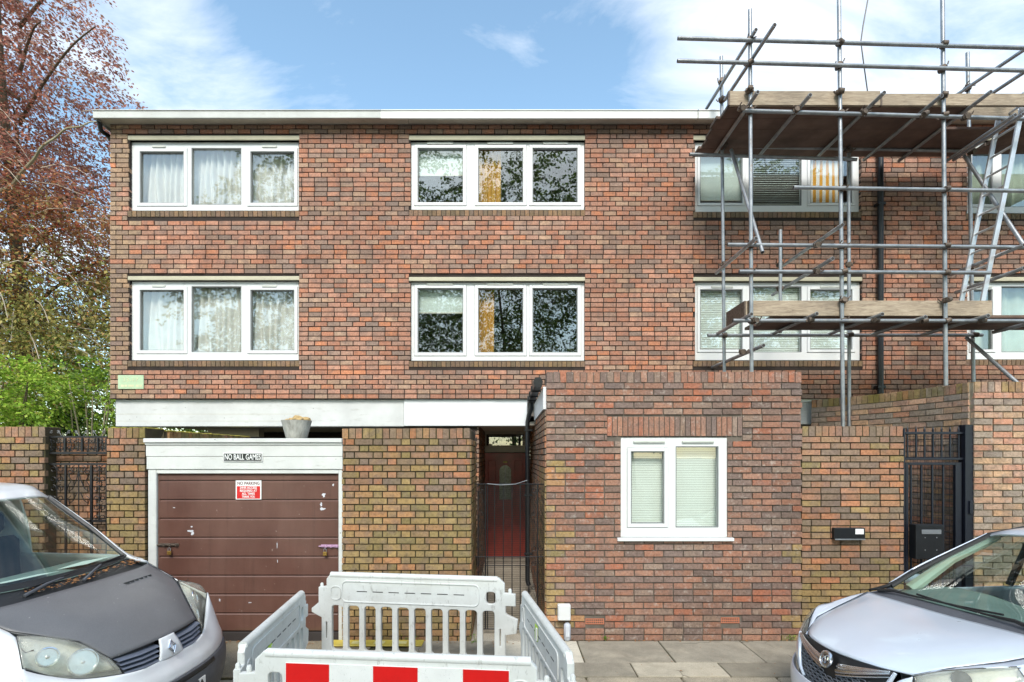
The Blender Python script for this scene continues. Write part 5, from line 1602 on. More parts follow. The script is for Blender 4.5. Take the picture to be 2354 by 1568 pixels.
def patch(name, rows, m, parent, k=5, thick=.012, kv=None, off=1):
    G = upsample(upsample(rows, 0, k), 1, kv or k)
    a, b = G.shape[:2]
    vs = [tuple(p) for p in G.reshape(-1, 3)]
    fs = [(i * b + j, i * b + j + 1, (i + 1) * b + j + 1, (i + 1) * b + j) for i in range(a - 1) for j in range(b - 1)]
    me = bpy.data.meshes.new(name); me.from_pydata(vs, [], fs); me.materials.append(m)
    me.polygons.foreach_set("use_smooth", [True] * len(me.polygons)); me.update()
    o = link(name, me, parent)
    if thick:
        md = o.modifiers.new("shell", 'SOLIDIFY'); md.thickness = thick; md.offset = -1 * off
    return o
def flip(rows): return [[(x, -y, z) for x, y, z in r] for r in rows]
def both(name, rows, m, parent, **kw):
    return patch(name, rows, m, parent, **kw), patch(name, flip(rows), m, parent, **{**kw, 'off': -kw.get('off', 1)})
def paint(name, base, metal, rough=.3, dirt=.12):
    k = N(name)
    d = k.ramp(k.noise(2.2, 6, .7), [(.35, 1 - dirt), (.7, 1.)])
    c = k.mix(1., base, d, 'MULTIPLY')
    return k.done(k.bsdf(c, k.math('ADD', rough, k.math('MULTIPLY', k.noise(6, 4), .12)), metal, None, Coat_Weight=.8, Coat_Roughness=.06))
M['van_white'] = paint('van_white_paint', C(232, 233, 235), 0., .35)
M['silver'] = paint('silver_blue_paint', C(216, 225, 238), .2, .24, .04)
def wrap_mat():
    k = N('faded_black_bonnet')
    c = k.mix(k.ramp(k.noise(1.4, 5, .6), [(.3, 0.), (.7, 1.)]), C(112, 111, 113), C(98, 97, 99))
    wv = k.ramp(k.noise(260, 1, .5), [(.4, .9), (.6, 1.08)])
    c = k.mix(1., c, wv, 'MULTIPLY')
    sp = k.ramp(k.noise(42, 2, .6), [(.74, 0.), (.76, 1.)])
    c = k.mix(k.math('MULTIPLY', sp, .6), c, C(186, 182, 176))
    return k.done(k.bsdf(c, .42, 0, k.bump(k.noise(220, 2), .12, .002)))
M['wrap'] = wrap_mat()
M['car_glass'] = glass_mat('green_car_glass', .07, (.80, .90, .86, 1))
M['bumper_grey'] = simple('dark_grey_bumper', C(84, 86, 92), .55, var=.12, scale=8)
M['grille_grey'] = simple('blue_grey_slats', C(96, 102, 116), .45, var=.15)
M['trim_black'] = simple('black_trim', C(30, 31, 33), .5, var=.2)
M['chrome'] = simple('chrome', C(226, 228, 232), .24, 1., var=.05)
M['dash'] = simple('dark_dashboard', C(116, 130, 126), .7, var=.12)
M['seat'] = simple('seat_cloth', C(44, 48, 54), .9, var=.2)
M['tyre'] = simple('tyre_rubber', C(30, 30, 31), .85)
M['paper'] = simple('paper', C(224, 232, 226), .8, var=.04)
M['deadleaf'] = simple('dead_leaf', C(150, 104, 62), .85, var=.35, scale=40)
def lamp_glass():
    k = N('hazed_lamp_lens')
    t = k.node("ShaderNodeBsdfTransparent"); t.inputs[0].default_value = (.96, .96, .92, 1)
    s_ = k.bsdf(k.mix(k.ramp(k.noise(7, 4), [(.35, 0.), (.7, 1.)]), C(236, 236, 230), C(216, 214, 202)), .12, 0, None, Coat_Weight=1.)
    m = k.node("ShaderNodeMixShader")
    k.l.new(k.ramp(k.noise(5, 4, .6), [(.35, .10), (.7, .30)]), m.inputs[0])
    k.l.new(t.outputs[0], m.inputs[1]); k.l.new(s_, m.inputs[2])
    return k.done(m.outputs[0])
M['lens'] = lamp_glass()
M['reflector'] = simple('lamp_reflector', C(240, 240, 234), .3, .1, var=.12, scale=9)

def wheel(t, x, y, r=.315):
    s = 1 if y > 0 else -1
    mx = Matrix.Translation((x, y, r)) @ Matrix.Rotation(R(90), 4, 'X')
    w = MB().lathe([(r * .62, -.09), (r * .93, -.10), (r, -.07), (r, .07), (r * .93, .10), (r * .62, .09)], 32, (0, 0, 0), mx).build("wheel", M['tyre'], t, True)
    MB().lathe([(r * .62, -.05), (r * .60, .05), (.06, .02), (.001, .02)], 24, (0, 0, 0), mx).build("rim", M['alu'], w, True)

# ---------------- white van
van = thing("parked_van", "white van with a faded black bonnet parked at the left", "van", (0, 0, 0))
wv = M['van_white']
bon = mirror([
    [(-.165, 0, .822), (-.172, .14, .822), (-.195, .28, .819), (-.232, .405, .813)],
    [(-.30, 0, .958), (-.305, .17, .958), (-.33, .33, .952), (-.395, .485, .952)],
    [(-.45, 0, 1.06), (-.46, .20, 1.058), (-.49, .42, 1.05), (-.565, .61, 1.032)],
    [(-.62, 0, 1.135), (-.63, .22, 1.133), (-.65, .47, 1.122), (-.70, .685, 1.082)],
    [(-.845, 0, 1.205), (-.855, .24, 1.205), (-.88, .5, 1.20), (-.97, .715, 1.192)]])
bonnet = patch("bonnet", bon, M['wrap'], van, 6, .014)
for i in range(6):                       # oval slots in the bonnet
    f = i / 5
    p = Vector((-.698 - .035 * f, .198 + .257 * f, 1.160 - .010 * f))
    mx = Matrix.Translation(p) @ Matrix.Rotation(R(-20), 4, 'Y') @ Matrix.Rotation(R(20), 4, 'Z') @ Matrix.Diagonal((1.7, .80, 1, 1))
    MB().lathe([(.017, -.012), (.017, .004), (.001, .005)], 14, (0, 0, 0), mx).build("bonnet_slot", M['trim_black'], bonnet, True)
for s in (-1, 1):
    MB().path([Vector((x, s * y, z + .004)) for x, y, z in ((-.235, .408, .813), (-.395, .489, .953), (-.565, .614, 1.033), (-.70, .689, 1.083), (-.97, .719, 1.192))], .0028, 5).build("shut_line", M['trim_black'], bonnet, True)
# front panel and bumper
def fascia(zs, xs, half, fall, pw, cols, topz=None, lo=None):
    rows = []
    for i, (z, x0) in enumerate(zip(zs, xs)):
        r = []
        for y in cols:
            last = topz and i == len(zs) - 1
            zz = topz(abs(y)) if last else z
            x = x0 - fall * (abs(y) / half) ** pw
            if last and abs(y) > .38: x = -.168 - (abs(y) - .382) * .67
            r.append((x, y, zz))
        rows.append(r)
    return rows
cols = [-.82, -.72, -.58, -.42, -.26, -.1, 0, .1, .26, .42, .58, .72, .82]
tz = lambda y: .675 if y < .36 else float(np.interp(y, [.36, .382, .52, .66, .805, .83], [.675, .694, .716, .769, .898, .91]))
patch("front_panel", fascia([.50, .56, .62, .67], [-.075, -.085, -.112, -.128], .82, .245, 2.5, cols, tz), wv, van, 4, .012, off=-1)
patch("bumper", fascia([.13, .20, .34, .44, .495], [-.13, -.085, -.055, -.058, -.075], .82, .245, 2.5, cols), M['bumper_grey'], van, 4, .02, off=-1)
patch("bumper_intake", fascia([.455, .475, .492], [-.052, -.046, -.054], .82, .245, 2.5, cols[3:-3]), M['trim_black'], van, 4, .01, off=-1)
patch("badge_panel", [[(-.128, -.12, .665), (-.122, 0, .662), (-.128, .12, .665)], [(-.135, -.095, .74), (-.128, 0, .745), (-.135, .095, .74)], [(-.168, -.068, .822), (-.162, 0, .824), (-.168, .068, .822)]], wv, van, 5, .012, off=-1)
dm = [(0, .052), (.034, 0), (0, -.052), (-.034, 0)]
mxb = Matrix.Translation((-.122, 0, .742)) @ Matrix.Rotation(R(-16), 4, 'Y')
for s, r_, nm in ((1., .0085, "badge"), (.55, .006, "badge_core")):
    MB().path([mxb @ Vector((.008, y * s, z * s)) for y, z in dm], r_, 6, True).build(nm, M['chrome'], van)
MB().add([mxb @ Vector((.002, y, z)) for y, z in dm], [(0, 1, 2, 3)]).build("badge_back", M['trim_black'], van)
for s in (-1, 1):                       # two grille halves with slats
    rec = [[(-.165, s * .36, .692), (-.15, s * .22, .675), (-.148, s * .12, .668)], [(-.215, s * .385, .75), (-.19, s * .24, .742), (-.182, s * .095, .738)], [(-.25, s * .405, .812), (-.215, s * .24, .816), (-.20, s * .07, .818)]]
    gr = patch("grille", rec, M['trim_black'], van, 4, .01, off=-s)
    for j in range(4):
        z0 = .694 + j * .031
        f = j / 3.6
        pts = [(-.142 - .035 * f - .03, s * (.365 + .03 * f), z0 + .006), (-.135 - .035 * f, s * .24, z0 - .002), (-.128 - .035 * f, s * (.115 - .04 * f), z0 - .004)]
        m_ = MB()
        for a, b in zip(pts, pts[1:]):
            a, b = Vector(a), Vector(b); o1, o2 = Vector((.012, 0, -.010)), Vector((-.035, 0, .006))
            m_.add([a, b, b + o1, a + o1], [(0, 1, 2, 3)]); m_.add([a, b, b + o2, a + o2], [(0, 1, 2, 3)]); m_.add([a + o1, b + o1, b + o2, a + o2], [(0, 1, 2, 3)])
        m_.build("slat", M['grille_grey'], gr)
    lp = [[(-.168, s * .382, .70), (-.27, s * .52, .722), (-.365, s * .66, .775), (-.45, s * .805, .905)],
          [(-.185, s * .40, .757), (-.295, s * .53, .85), (-.41, s * .665, .92), (-.505, s * .775, .995)],
          [(-.235, s * .41, .812), (-.395, s * .492, .952), (-.555, s * .605, 1.03), (-.64, s * .685, 1.055)]]
    lm = patch("headlight", lp, M['lens'], van, 8, .004, off=-s)
    inner = [[(x - .095, y - s * .03, z + (.01 if i == 0 else -.01 if i == 2 else 0)) for x, y, z in r] for i, r in enumerate(lp)]
    patch("lamp_housing", inner, M['reflector'], lm, 5, .004, off=-s)
    mx = Matrix.Translation((-.365, s * .55, .845)) @ Matrix.Rotation(R(s * 28), 4, 'Z') @ Matrix.Rotation(R(82), 4, 'Y')
    for (cx_, cy_, cz_, rr_) in ((-.325, .515, .828, .082), (-.435, .655, .915, .058)):
        mxr = Matrix.Translation((cx_ - .01, s * cy_, cz_)) @ Matrix.Rotation(R(s * 30), 4, 'Z') @ Matrix.Rotation(R(72), 4, 'Y')
        MB().path([mxr @ Vector((rr_ * math.cos(a), rr_ * math.sin(a), 0)) for a in [i * math.pi / 12 for i in range(24)]], .007, 6, True).build("reflector_ring", M['chrome'], lm, True)
        MB().lathe([(rr_ * .95, -.002), (rr_ * .8, -.018), (rr_ * .45, -.035), (.012, -.04), (.012, .0), (.001, .006)], 24, (0, 0, 0), mxr).build("reflector_bowl", M['chrome'], lm, True)
    edge = [lp[0][i] for i in range(4)] + [lp[1][3]] + [lp[2][i] for i in (3, 2, 1, 0)] + [lp[1][0]]
    MB().path([Vector(p) for p in edge], .004, 5, True).build("lamp_seal", M['trim_black'], lm, True)
sd = [[(-.35, .815, .30), (-.35, .825, .50), (-.365, .815, .66), (-.41, .80, .80), (-.452, .808, .90)],
      [(-.50, .875, .30), (-.50, .89, .5), (-.51, .89, .70), (-.54, .865, .88), (-.64, .692, 1.05)],
      [(-.9, .92, .30), (-.9, .935, .5), (-.9, .93, .74), (-.9, .885, .96), (-.93, .722, 1.17)],
      [(-1.3, .93, .3), (-1.3, .945, .5), (-1.3, .945, .75), (-1.3, .92, 1.0), (-1.28, .80, 1.24)],
      [(-2.5, .93, .3), (-2.5, .945, .5), (-2.5, .945, .75), (-2.5, .93, 1.0), (-2.5, .88, 1.22)],
      [(-4.5, .93, .3), (-4.5, .945, .5), (-4.5, .945, .75), (-4.5, .93, 1.0), (-4.5, .88, 1.22)]]
both("side_panel", sd, wv, van, k=5, thick=.012, off=-1)
# windscreen, pillars, roof
ws = mirror([
    [(-.985, 0, 1.248), (-.995, .2, 1.25), (-1.02, .4, 1.256), (-1.07, .585, 1.268)],
    [(-1.30, 0, 1.545), (-1.31, .2, 1.543), (-1.345, .4, 1.535), (-1.42, .585, 1.52)],
    [(-1.66, 0, 1.85), (-1.68, .2, 1.846), (-1.74, .4, 1.835), (-1.86, .58, 1.806)]])
scr = patch("windscreen", ws, M['car_glass'], van, 6, .0)
patch("screen_band", mirror([[(p[0] + .003, p[1], p[2] + .003) for p in r] for r in [
    [(-.985, 0, 1.248), (-.995, .2, 1.25), (-1.02, .4, 1.256), (-1.07, .585, 1.268)], [(-1.025, 0, 1.288), (-1.035, .2, 1.289), (-1.06, .4, 1.293), (-1.10, .585, 1.298)]]]), M['trim_black'], scr, 5, .0)
patch("cowl", mirror([[(-.83, 0, 1.178), (-.845, .24, 1.18), (-.87, .5, 1.178), (-.96, .69, 1.172)], [(-.93, 0, 1.205), (-.94, .22, 1.205), (-.97, .45, 1.21), (-1.03, .64, 1.215)], [(-.99, 0, 1.244), (-1.0, .2, 1.246), (-1.025, .4, 1.252), (-1.075, .60, 1.264)]]), M['trim_black'], van, 4, .006)
for s in (-1, 1):
    pil = [[(-.965, s * .700, 1.196), (-1.10, s * .77, 1.20), (-1.28, s * .80, 1.24)], [(-1.08, s * .60, 1.272), (-1.14, s * .645, 1.285), (-1.22, s * .68, 1.29)],
           [(-1.42, s * .593, 1.523), (-1.44, s * .612, 1.522), (-1.46, s * .626, 1.512)], [(-1.865, s * .585, 1.808), (-1.87, s * .602, 1.80), (-1.88, s * .615, 1.785)]]
    patch("windscreen_pillar", pil, wv, van, 5, .02, off=-s)
    MB().path([(-1.09, s * .60, 1.276), (-1.43, s * .597, 1.528), (-1.87, s * .588, 1.812)], .02, 6).build("screen_seal", M['trim_black'], van, True)
    MB().add([(-1.32, s * .79, 1.25), (-2.42, s * .87, 1.22), (-2.42, s * .77, 1.80), (-1.90, s * .62, 1.785), (-1.47, s * .632, 1.505)], [(0, 1, 2, 3, 4)]).build("door_glass", M['car_glass'], van)
    patch("rear_side", [[(-2.42, s * .87, 1.2), (-2.42, s * .84, 1.5), (-2.42, s * .76, 1.82)], [(-3.4, s * .88, 1.2), (-3.4, s * .85, 1.5), (-3.4, s * .77, 1.84)], [(-4.5, s * .88, 1.2), (-4.5, s * .85, 1.5), (-4.5, s * .77, 1.84)]], wv, van, 4, .02, off=s)
patch("roof", mirror([[(-1.66, 0, 1.852), (-1.68, .2, 1.848), (-1.74, .4, 1.837), (-1.865, .60, 1.808)],
                      [(-1.78, 0, 1.918), (-1.80, .22, 1.915), (-1.86, .46, 1.90), (-1.98, .68, 1.80)],
                      [(-2.1, 0, 1.965), (-2.1, .3, 1.96), (-2.15, .55, 1.93), (-2.3, .765, 1.82)],
                      [(-3.3, 0, 1.985), (-3.3, .3, 1.98), (-3.3, .55, 1.955), (-3.3, .77, 1.84)],
                      [(-4.5, 0, 1.97), (-4.5, .3, 1.965), (-4.5, .55, 1.94), (-4.5, .77, 1.84)]]), wv, van, 6, .02)
MB().box(-4.52, -4.48, -.88, .88, .35, 1.93).build("rear_doors", wv, van)
MB().box(-4.4, -.45, -.78, .78, .28, .32).build("floor_pan", M['trim_black'], van)
# inside
patch("dashboard", mirror([[(-1.03, 0, 1.205), (-1.03, .3, 1.205), (-1.08, .56, 1.21), (-1.13, .72, 1.20)], [(-1.3, 0, 1.255), (-1.3, .3, 1.25), (-1.3, .6, 1.24), (-1.3, .76, 1.20)], [(-1.6, 0, 1.20), (-1.6, .3, 1.20), (-1.6, .6, 1.20), (-1.6, .8, 1.16)], [(-1.66, 0, .8), (-1.66, .3, .8), (-1.66, .6, .8), (-1.66, .84, .8)]]), M['dash'], van, 4, .02)
for y in (-.45, .2, .55):
    st_ = MB().cbox(-2.4, -1.95, y - .24, y + .24, .72, .88, .05).build("seat", M['seat'], van, 50)
    MB().cbox(-2.52, -2.38, y - .23, y + .23, .85, 1.42, .05).build("backrest", M['seat'], st_, 50)
    MB().cbox(-2.52, -2.42, y - .12, y + .12, 1.46, 1.66, .04).build("headrest", M['seat'], st_, 50)
MB().path([Vector((-1.72 + .05 * math.sin(a), -.42 + .19 * math.cos(a), 1.16 + .18 * math.sin(a))) for a in [i * math.pi / 10 for i in range(20)]], .015, 6, True).build("steering_wheel", M['trim_black'], van, True)
for n_, (x, y, a, w, h, zt) in enumerate(((-1.25, .36, 12, .26, .30, 1.272), (-1.24, -.16, -8, .26, .34, 1.272))):
    mx = Matrix.Translation((x, y, zt)) @ Matrix.Rotation(R(a), 4, 'Z') @ Matrix.Rotation(R(-10), 4, 'Y')
    o = MB().box(-w / 2, w / 2, -h / 2, h / 2, 0, .002, mx).build("paper_sheet", M['paper'], van)
# wipers
for (a, b, c) in (((-.95, -.38, 1.215), (-1.0, -.05, 1.262), (-1.02, .02, 1.272)), ((-.93, .05, 1.212), (-1.03, .30, 1.28), (-1.06, .42, 1.30))):
    w_ = MB().path([a, ((a[0] + b[0]) / 2 + .02, (a[1] + b[1]) / 2, (a[2] + b[2]) / 2 + .02), b], [.013, .010, .007], 6).build("wiper_arm", M['bumper_grey'], van, True)
    mid = Vector(b)
    MB().path([mid + Vector((.01, -.27, -.012)), mid + Vector((-.002, 0, .008)), mid + Vector((-.03, .25, .02))], .007, 5).build("wiper_blade", M['trim_black'], w_, True)
pm_ = MB().cbox(-.052, -.040, -.26, .26, .30, .41, .002).build("number_plate", M['sign_white'], van)
lt_ = lettering("A", -.0385, .215, .355, .10, M['sign_black'], None, None, .001, (R(90), 0, R(90))); lt_.parent = pm_
wire = simple('dark_wire', C(60, 40, 36), .6)
MB().path([(-.66, -.66, 1.05), (-.60, -.70, .99), (-.52, -.73, .97), (-.47, -.72, .985)], .004, 5).build("loose_wire", wire, van, True)
MB().path([(-.66, .655, 1.06), (-.60, .72, 1.03), (-.55, .70, 1.06)], .004, 5).build("loose_wire", wire, van, True)
for x in (-.92, -3.9):
    for y in (-.84, .84): wheel(van, x, y)
MB().path([(-1.42, -.90, 1.23), (-1.44, -1.04, 1.28)], .02, 6).build("mirror_arm", M['trim_black'], van, True)
for y in (-.945,): MB().cbox(-1.52, -1.36, y - .02 + (.10 if y > 0 else -.10), y + .02 + (.10 if y > 0 else -.10), 1.2, 1.45, .02).build("door_mirror", M['trim_black'], van, 50)
VAN_M = Matrix.Translation((-2.459, 4.015, RY)) @ Matrix.Rotation(R(-8.25), 4, 'Z') @ Matrix.Rotation(R(-1.71) * -1, 4, 'X').inverted()
van.location = (-2.459, 4.015, RY); van.rotation_euler = (R(1.71), 0, R(-8.25))
# leaf litter caught under the screen
rl = random.Random(4)
lt = MB()
cv = Matrix.Translation((-2.459, 4.015, RY)) @ Matrix.Rotation(R(-8.25), 4, 'Z') @ Matrix.Rotation(R(1.71), 4, 'X')
for i in range(150):
    y = rl.uniform(-.35, .66); x = -.90 - .12 * abs(y) - rl.uniform(0, .07); z = 1.21 + (-.90 - .1 * abs(y) - x) * .45 + .008
    s = rl.uniform(.006, .02); a = rl.uniform(0, 6.28)
    mx = cv @ Matrix.Translation((x, y, z)) @ Matrix.Rotation(a, 4, 'Z') @ Matrix.Rotation(rl.uniform(-.6, .6), 4, 'X')
    lt.add([mx @ Vector(p) for p in ((-s, 0, 0), (0, s * .5, s * .2), (s, 0, 0), (0, -s * .5, s * .2))], [(0, 1, 2, 3)])
o = lt.build("leaf_litter", M['deadleaf']); tag(o, "brown leaf litter caught under the van's windscreen", "leaves", kind="stuff")

# ---------------- silver people carrier
car = thing("parked_car", "silver-blue people carrier with chrome grille badge parked at the right", "car", (0, 0, 0))
sv_ = M['silver']
patch("bonnet", mirror([
    [(-.042, 0, .832), (-.055, .17, .834), (-.105, .35, .832), (-.198, .505, .832)],
    [(-.24, 0, .932), (-.25, .22, .932), (-.28, .43, .922), (-.35, .61, .905)],
    [(-.50, 0, 1.000), (-.51, .25, 1.002), (-.53, .5, .992), (-.59, .702, .965)],
    [(-.74, 0, 1.040), (-.74, .27, 1.045), (-.75, .54, 1.042), (-.79, .755, 1.02)],
    [(-.905, 0, 1.062), (-.905, .27, 1.066), (-.91, .55, 1.07), (-.945, .80, 1.066)]]), sv_, car, 6, .014)
for s in (-1, 1):
    MB().path([Vector((x, s * y, z + .002)) for x, y, z in ((-.20, .508, .832), (-.35, .612, .906), (-.59, .704, .966), (-.79, .757, 1.021), (-.945, .80, 1.065))], .0025, 5).build("shut_line", M['trim_black'], car, True)
ccols = [-.86, -.78, -.66, -.5, -.34, -.17, 0, .17, .34, .5, .66, .78, .86]
patch("bumper", fascia([.16, .26, .40, .50, .545], [-.08, -.02, .02, .02, .006], .86, .335, 2.5, ccols), sv_, car, 5, .015, off=-1)
for s in (-1, 1):
    patch("bumper_corner", [[(-.055 - .0, s * .36, .545), (-.06, s * .40, .62), (-.085, s * .43, .70), (-.13, s * .455, .775), (-.19, s * .51, .825)],
                            [(-.115, s * .52, .545), (-.118, s * .53, .62), (-.13, s * .535, .69), (-.155, s * .53, .745), (-.185, s * .53, .77)],
                            [(-.215, s * .70, .545), (-.215, s * .705, .62), (-.225, s * .70, .69), (-.24, s * .69, .74), (-.258, s * .68, .775)],
                            [(-.335, s * .86, .545), (-.335, s * .87, .62), (-.345, s * .868, .70), (-.37, s * .85, .78), (-.40, s * .83, .83)]], sv_, car, 5, .012, off=-s)
    lp = [[(-.185, s * .525, .77), (-.26, s * .685, .778), (-.40, s * .825, .83), (-.55, s * .872, .915)],
          [(-.188, s * .525, .80), (-.265, s * .675, .835), (-.40, s * .80, .89), (-.54, s * .852, .94)],
          [(-.198, s * .512, .828), (-.29, s * .62, .895), (-.42, s * .735, .945), (-.56, s * .80, .972)]]
    lm = patch("headlight", lp, M['lens'], car, 7, .004, off=-s)
    patch("lamp_housing", [[(x - .05, y - s * .03, z) for x, y, z in r] for r in lp], M['reflector'], lm, 4, .004, off=-s)
    mx = Matrix.Translation((-.34, s * .68, .862)) @ Matrix.Rotation(R(s * 35), 4, 'Z') @ Matrix.Rotation(R(80), 4, 'Y')
    MB().lathe([(.050, .0), (.045, -.01), (.02, -.03), (.001, -.03)], 20, (0, 0, 0), mx).build("projector", M['trim_black'], lm, True)
    edge = [lp[0][i] for i in range(4)] + [lp[1][3]] + [lp[2][i] for i in (3, 2, 1, 0)] + [lp[1][0]]
    MB().path([Vector(p) for p in edge], .004, 5, True).build("lamp_seal", M['trim_black'], lm, True)
# grille: dark backing, honeycomb, chrome wings
grb = fascia([.545, .62, .70, .78, .825], [-.02, -.028, -.035, -.05, -.07], .86, .335, 2.5, [-.44, -.34, -.17, 0, .17, .34, .44])
gb_ = patch("grille", grb, M['trim_black'], car, 4, .01, off=-1)
def gx_(y, z, o=.0): return .004 - .035 * max(0, (z - .6) / .2) - .335 * (abs(y) / .86) ** 2.5 + o
hc = MB()
for j in range(7):
    z = .56 + j * .026
    n_ = 13
    for i in range(n_):
        y = -.40 + .80 * (i + (.5 if j % 2 else 0)) / n_
        if abs(y) > .30 + (z - .55) * .55: continue
        if z > .70 - (abs(y) < .1) * .04 + abs(y) * .12: continue
        pts = [(gx_(y + u, z + v, -.006), y + u, z + v) for u, v in ((-.028, 0), (-.016, .011), (.016, .011), (.028, 0), (.016, -.011), (-.016, -.011))]
        hc.path(pts, .004, 4, True)
o = hc.build("grille_mesh", simple('dark_grille_plastic', C(104, 108, 116), .35), car); o["kind"] = "stuff"
for s in (-1, 1):
    for (za, zb, r0_, m_) in ((.715, .822, .012, 'chrome'), (.745, .835, .007, 'chrome'), (.69, .80, .006, 'chrome')):
        pts = []
        for i in range(9):
            t = i / 8; y = s * (.075 + .37 * t); z = za + (zb - za) * t ** 1.15
            pts.append((gx_(y, z, .006), y, z))
        MB().path(pts, [r0_ * (1.25 - .6 * i / 8) for i in range(9)], 6).build("chrome_strip", M[m_], car, True)
    wing = [[(gx_(s * y, z, .004), s * y, z) for y, z in ((.075, .725), (.2, .748), (.33, .785), (.44, .822))], [(gx_(s * y, z, .004), s * y, z) for y, z in ((.075, .765), (.2, .788), (.33, .815), (.44, .834))]]
    patch("grille_wing", wing, M['chrome'], car, 4, .006, off=s)
for s in (-1, 1):
    MB().path([(gx_(s * y, z, .0), s * y, z) for y, z in ((.30, .55), (.365, .60), (.41, .68), (.445, .77), (.47, .832))], [.012, .014, .015, .014, .010], 8).build("grille_surround", sv_, car, True)
bmx = Matrix.Translation((.008, 0, .770)) @ Matrix.Rotation(R(78), 4, 'Y')
bdg = MB().lathe([(.056, -.012), (.060, .0), (.058, .010), (.050, .013), (.047, .008)], 32, (0, 0, 0), bmx).build("badge", M['chrome'], car, True)
MB().lathe([(.0475, .0), (.0475, .0075), (.001, .009)], 32, (0, 0, 0), bmx).build("badge_face", simple('badge_dark', C(92, 88, 90), .25, .5), bdg, True)
gpts = [[(.030, -.020), (.012, -.028), (-.008, -.018), (-.022, .004), (-.030, .024)], [(.024, .004), (.008, .012), (-.010, .002), (-.018, -.018)], [(.004, .016), (-.004, .030), (-.020, .030)]]
for pl_ in gpts: MB().path([bmx @ Vector((x, y, .012)) for x, y in pl_], [.006, .007, .006, .005, .003][:len(pl_)], 6).build("badge_creature", M['chrome'], bdg, True)
plc = MB().cbox(.022, .034, -.26, .26, .36, .47, .002).build("number_plate", M['sign_white'], car)
csd = [[(-.335, .862, .25), (-.335, .870, .45), (-.345, .870, .62), (-.375, .855, .78), (-.55, .874, .915)],
       [(-.55, .905, .25), (-.55, .915, .45), (-.55, .915, .62), (-.56, .905, .78), (-.60, .80, .975)],
       [(-.95, .92, .25), (-.95, .935, .45), (-.95, .935, .65), (-.95, .92, .83), (-.97, .815, 1.06)],
       [(-1.5, .92, .25), (-1.5, .935, .45), (-1.5, .935, .65), (-1.5, .92, .85), (-1.5, .83, 1.08)],
       [(-3.0, .92, .25), (-3.0, .935, .45), (-3.0, .935, .65), (-3.0, .92, .85), (-3.0, .83, 1.10)],
       [(-4.2, .88, .25), (-4.2, .90, .45), (-4.2, .90, .65), (-4.2, .88, .85), (-4.2, .79, 1.12)]]
both("side_panel", csd, sv_, car, k=5, thick=.012, off=-1)
both("wing_shoulder", [[(-.198, .508, .833), (-.35, .612, .906), (-.59, .704, .966), (-.79, .757, 1.021), (-.945, .80, 1.065)], [(-.20, .515, .83), (-.43, .742, .952), (-.60, .80, .978), (-.80, .815, 1.03), (-.97, .82, 1.062)]], sv_, car, k=5, thick=.01, off=-1)
cws = mirror([
    [(-.985, 0, 1.095), (-.99, .25, 1.097), (-1.005, .48, 1.108), (-1.045, .665, 1.128)],
    [(-1.36, 0, 1.372), (-1.37, .24, 1.37), (-1.40, .46, 1.362), (-1.47, .645, 1.345)],
    [(-1.80, 0, 1.602), (-1.81, .22, 1.60), (-1.84, .44, 1.588), (-1.91, .605, 1.560)]])
cscr = patch("windscreen", cws, M['car_glass'], car, 6, .0)
patch("cowl", mirror([[(-.90, 0, 1.050), (-.90, .27, 1.054), (-.905, .55, 1.058), (-.94, .79, 1.055)], [(-.94, 0, 1.072), (-.945, .27, 1.075), (-.955, .52, 1.082), (-.99, .72, 1.09)], [(-1.0, 0, 1.098), (-1.005, .25, 1.10), (-1.02, .48, 1.112), (-1.055, .675, 1.13)]]), M['bumper_grey'], car, 4, .006)
for s in (-1, 1):
    patch("pillar_base", [[(-.955, s * .795, 1.070), (-1.05, s * .798, 1.085), (-1.18, s * .805, 1.10)], [(-1.05, s * .672, 1.132), (-1.12, s * .705, 1.155), (-1.24, s * .735, 1.19)], [(-1.26, s * .664, 1.252), (-1.29, s * .685, 1.262), (-1.33, s * .70, 1.262)]], M['trim_black'], car, 5, .02, off=-s)
    patch("windscreen_pillar", [[(-1.10, s * .755, 1.130), (-1.17, s * .775, 1.135), (-1.24, s * .79, 1.13)], [(-1.27, s * .684, 1.268), (-1.31, s * .705, 1.268), (-1.35, s * .72, 1.258)], [(-1.485, s * .668, 1.372), (-1.51, s * .685, 1.372), (-1.53, s * .695, 1.36)], [(-1.915, s * .625, 1.572), (-1.93, s * .645, 1.568), (-1.95, s * .66, 1.555)]], sv_, car, 5, .012, off=-s)
    MB().path([(-1.06, s * .672, 1.137), (-1.26, s * .664, 1.252), (-1.48, s * .652, 1.358), (-1.92, s * .612, 1.568)], .019, 6).build("screen_seal", M['trim_black'], car, True)
    MB().add([(-1.22, s * .80, 1.10), (-3.2, s * .82, 1.12), (-3.2, s * .68, 1.50), (-2.4, s * .665, 1.60), (-1.98, s * .665, 1.55), (-1.5, s * .71, 1.36)], [(0, 1, 2, 3, 4, 5)]).build("door_glass", M['car_glass'], car)
    MB().path([(-1.95, s * .66, 1.55), (-2.4, s * .66, 1.625), (-3.2, s * .67, 1.60), (-3.9, s * .68, 1.45)], .03, 8).build("roof_rail", M['trim_black'], car, True)
    MB().path([(-2.3, s * .825, 1.10), (-2.4, s * .67, 1.60)], .03, 6).build("door_pillar", M['trim_black'], car, True)
    MB().cbox(-1.62, -1.50, s * .98 - .09, s * .98 + .09, 1.06, 1.18, .03).build("door_mirror", sv_, car, 50)
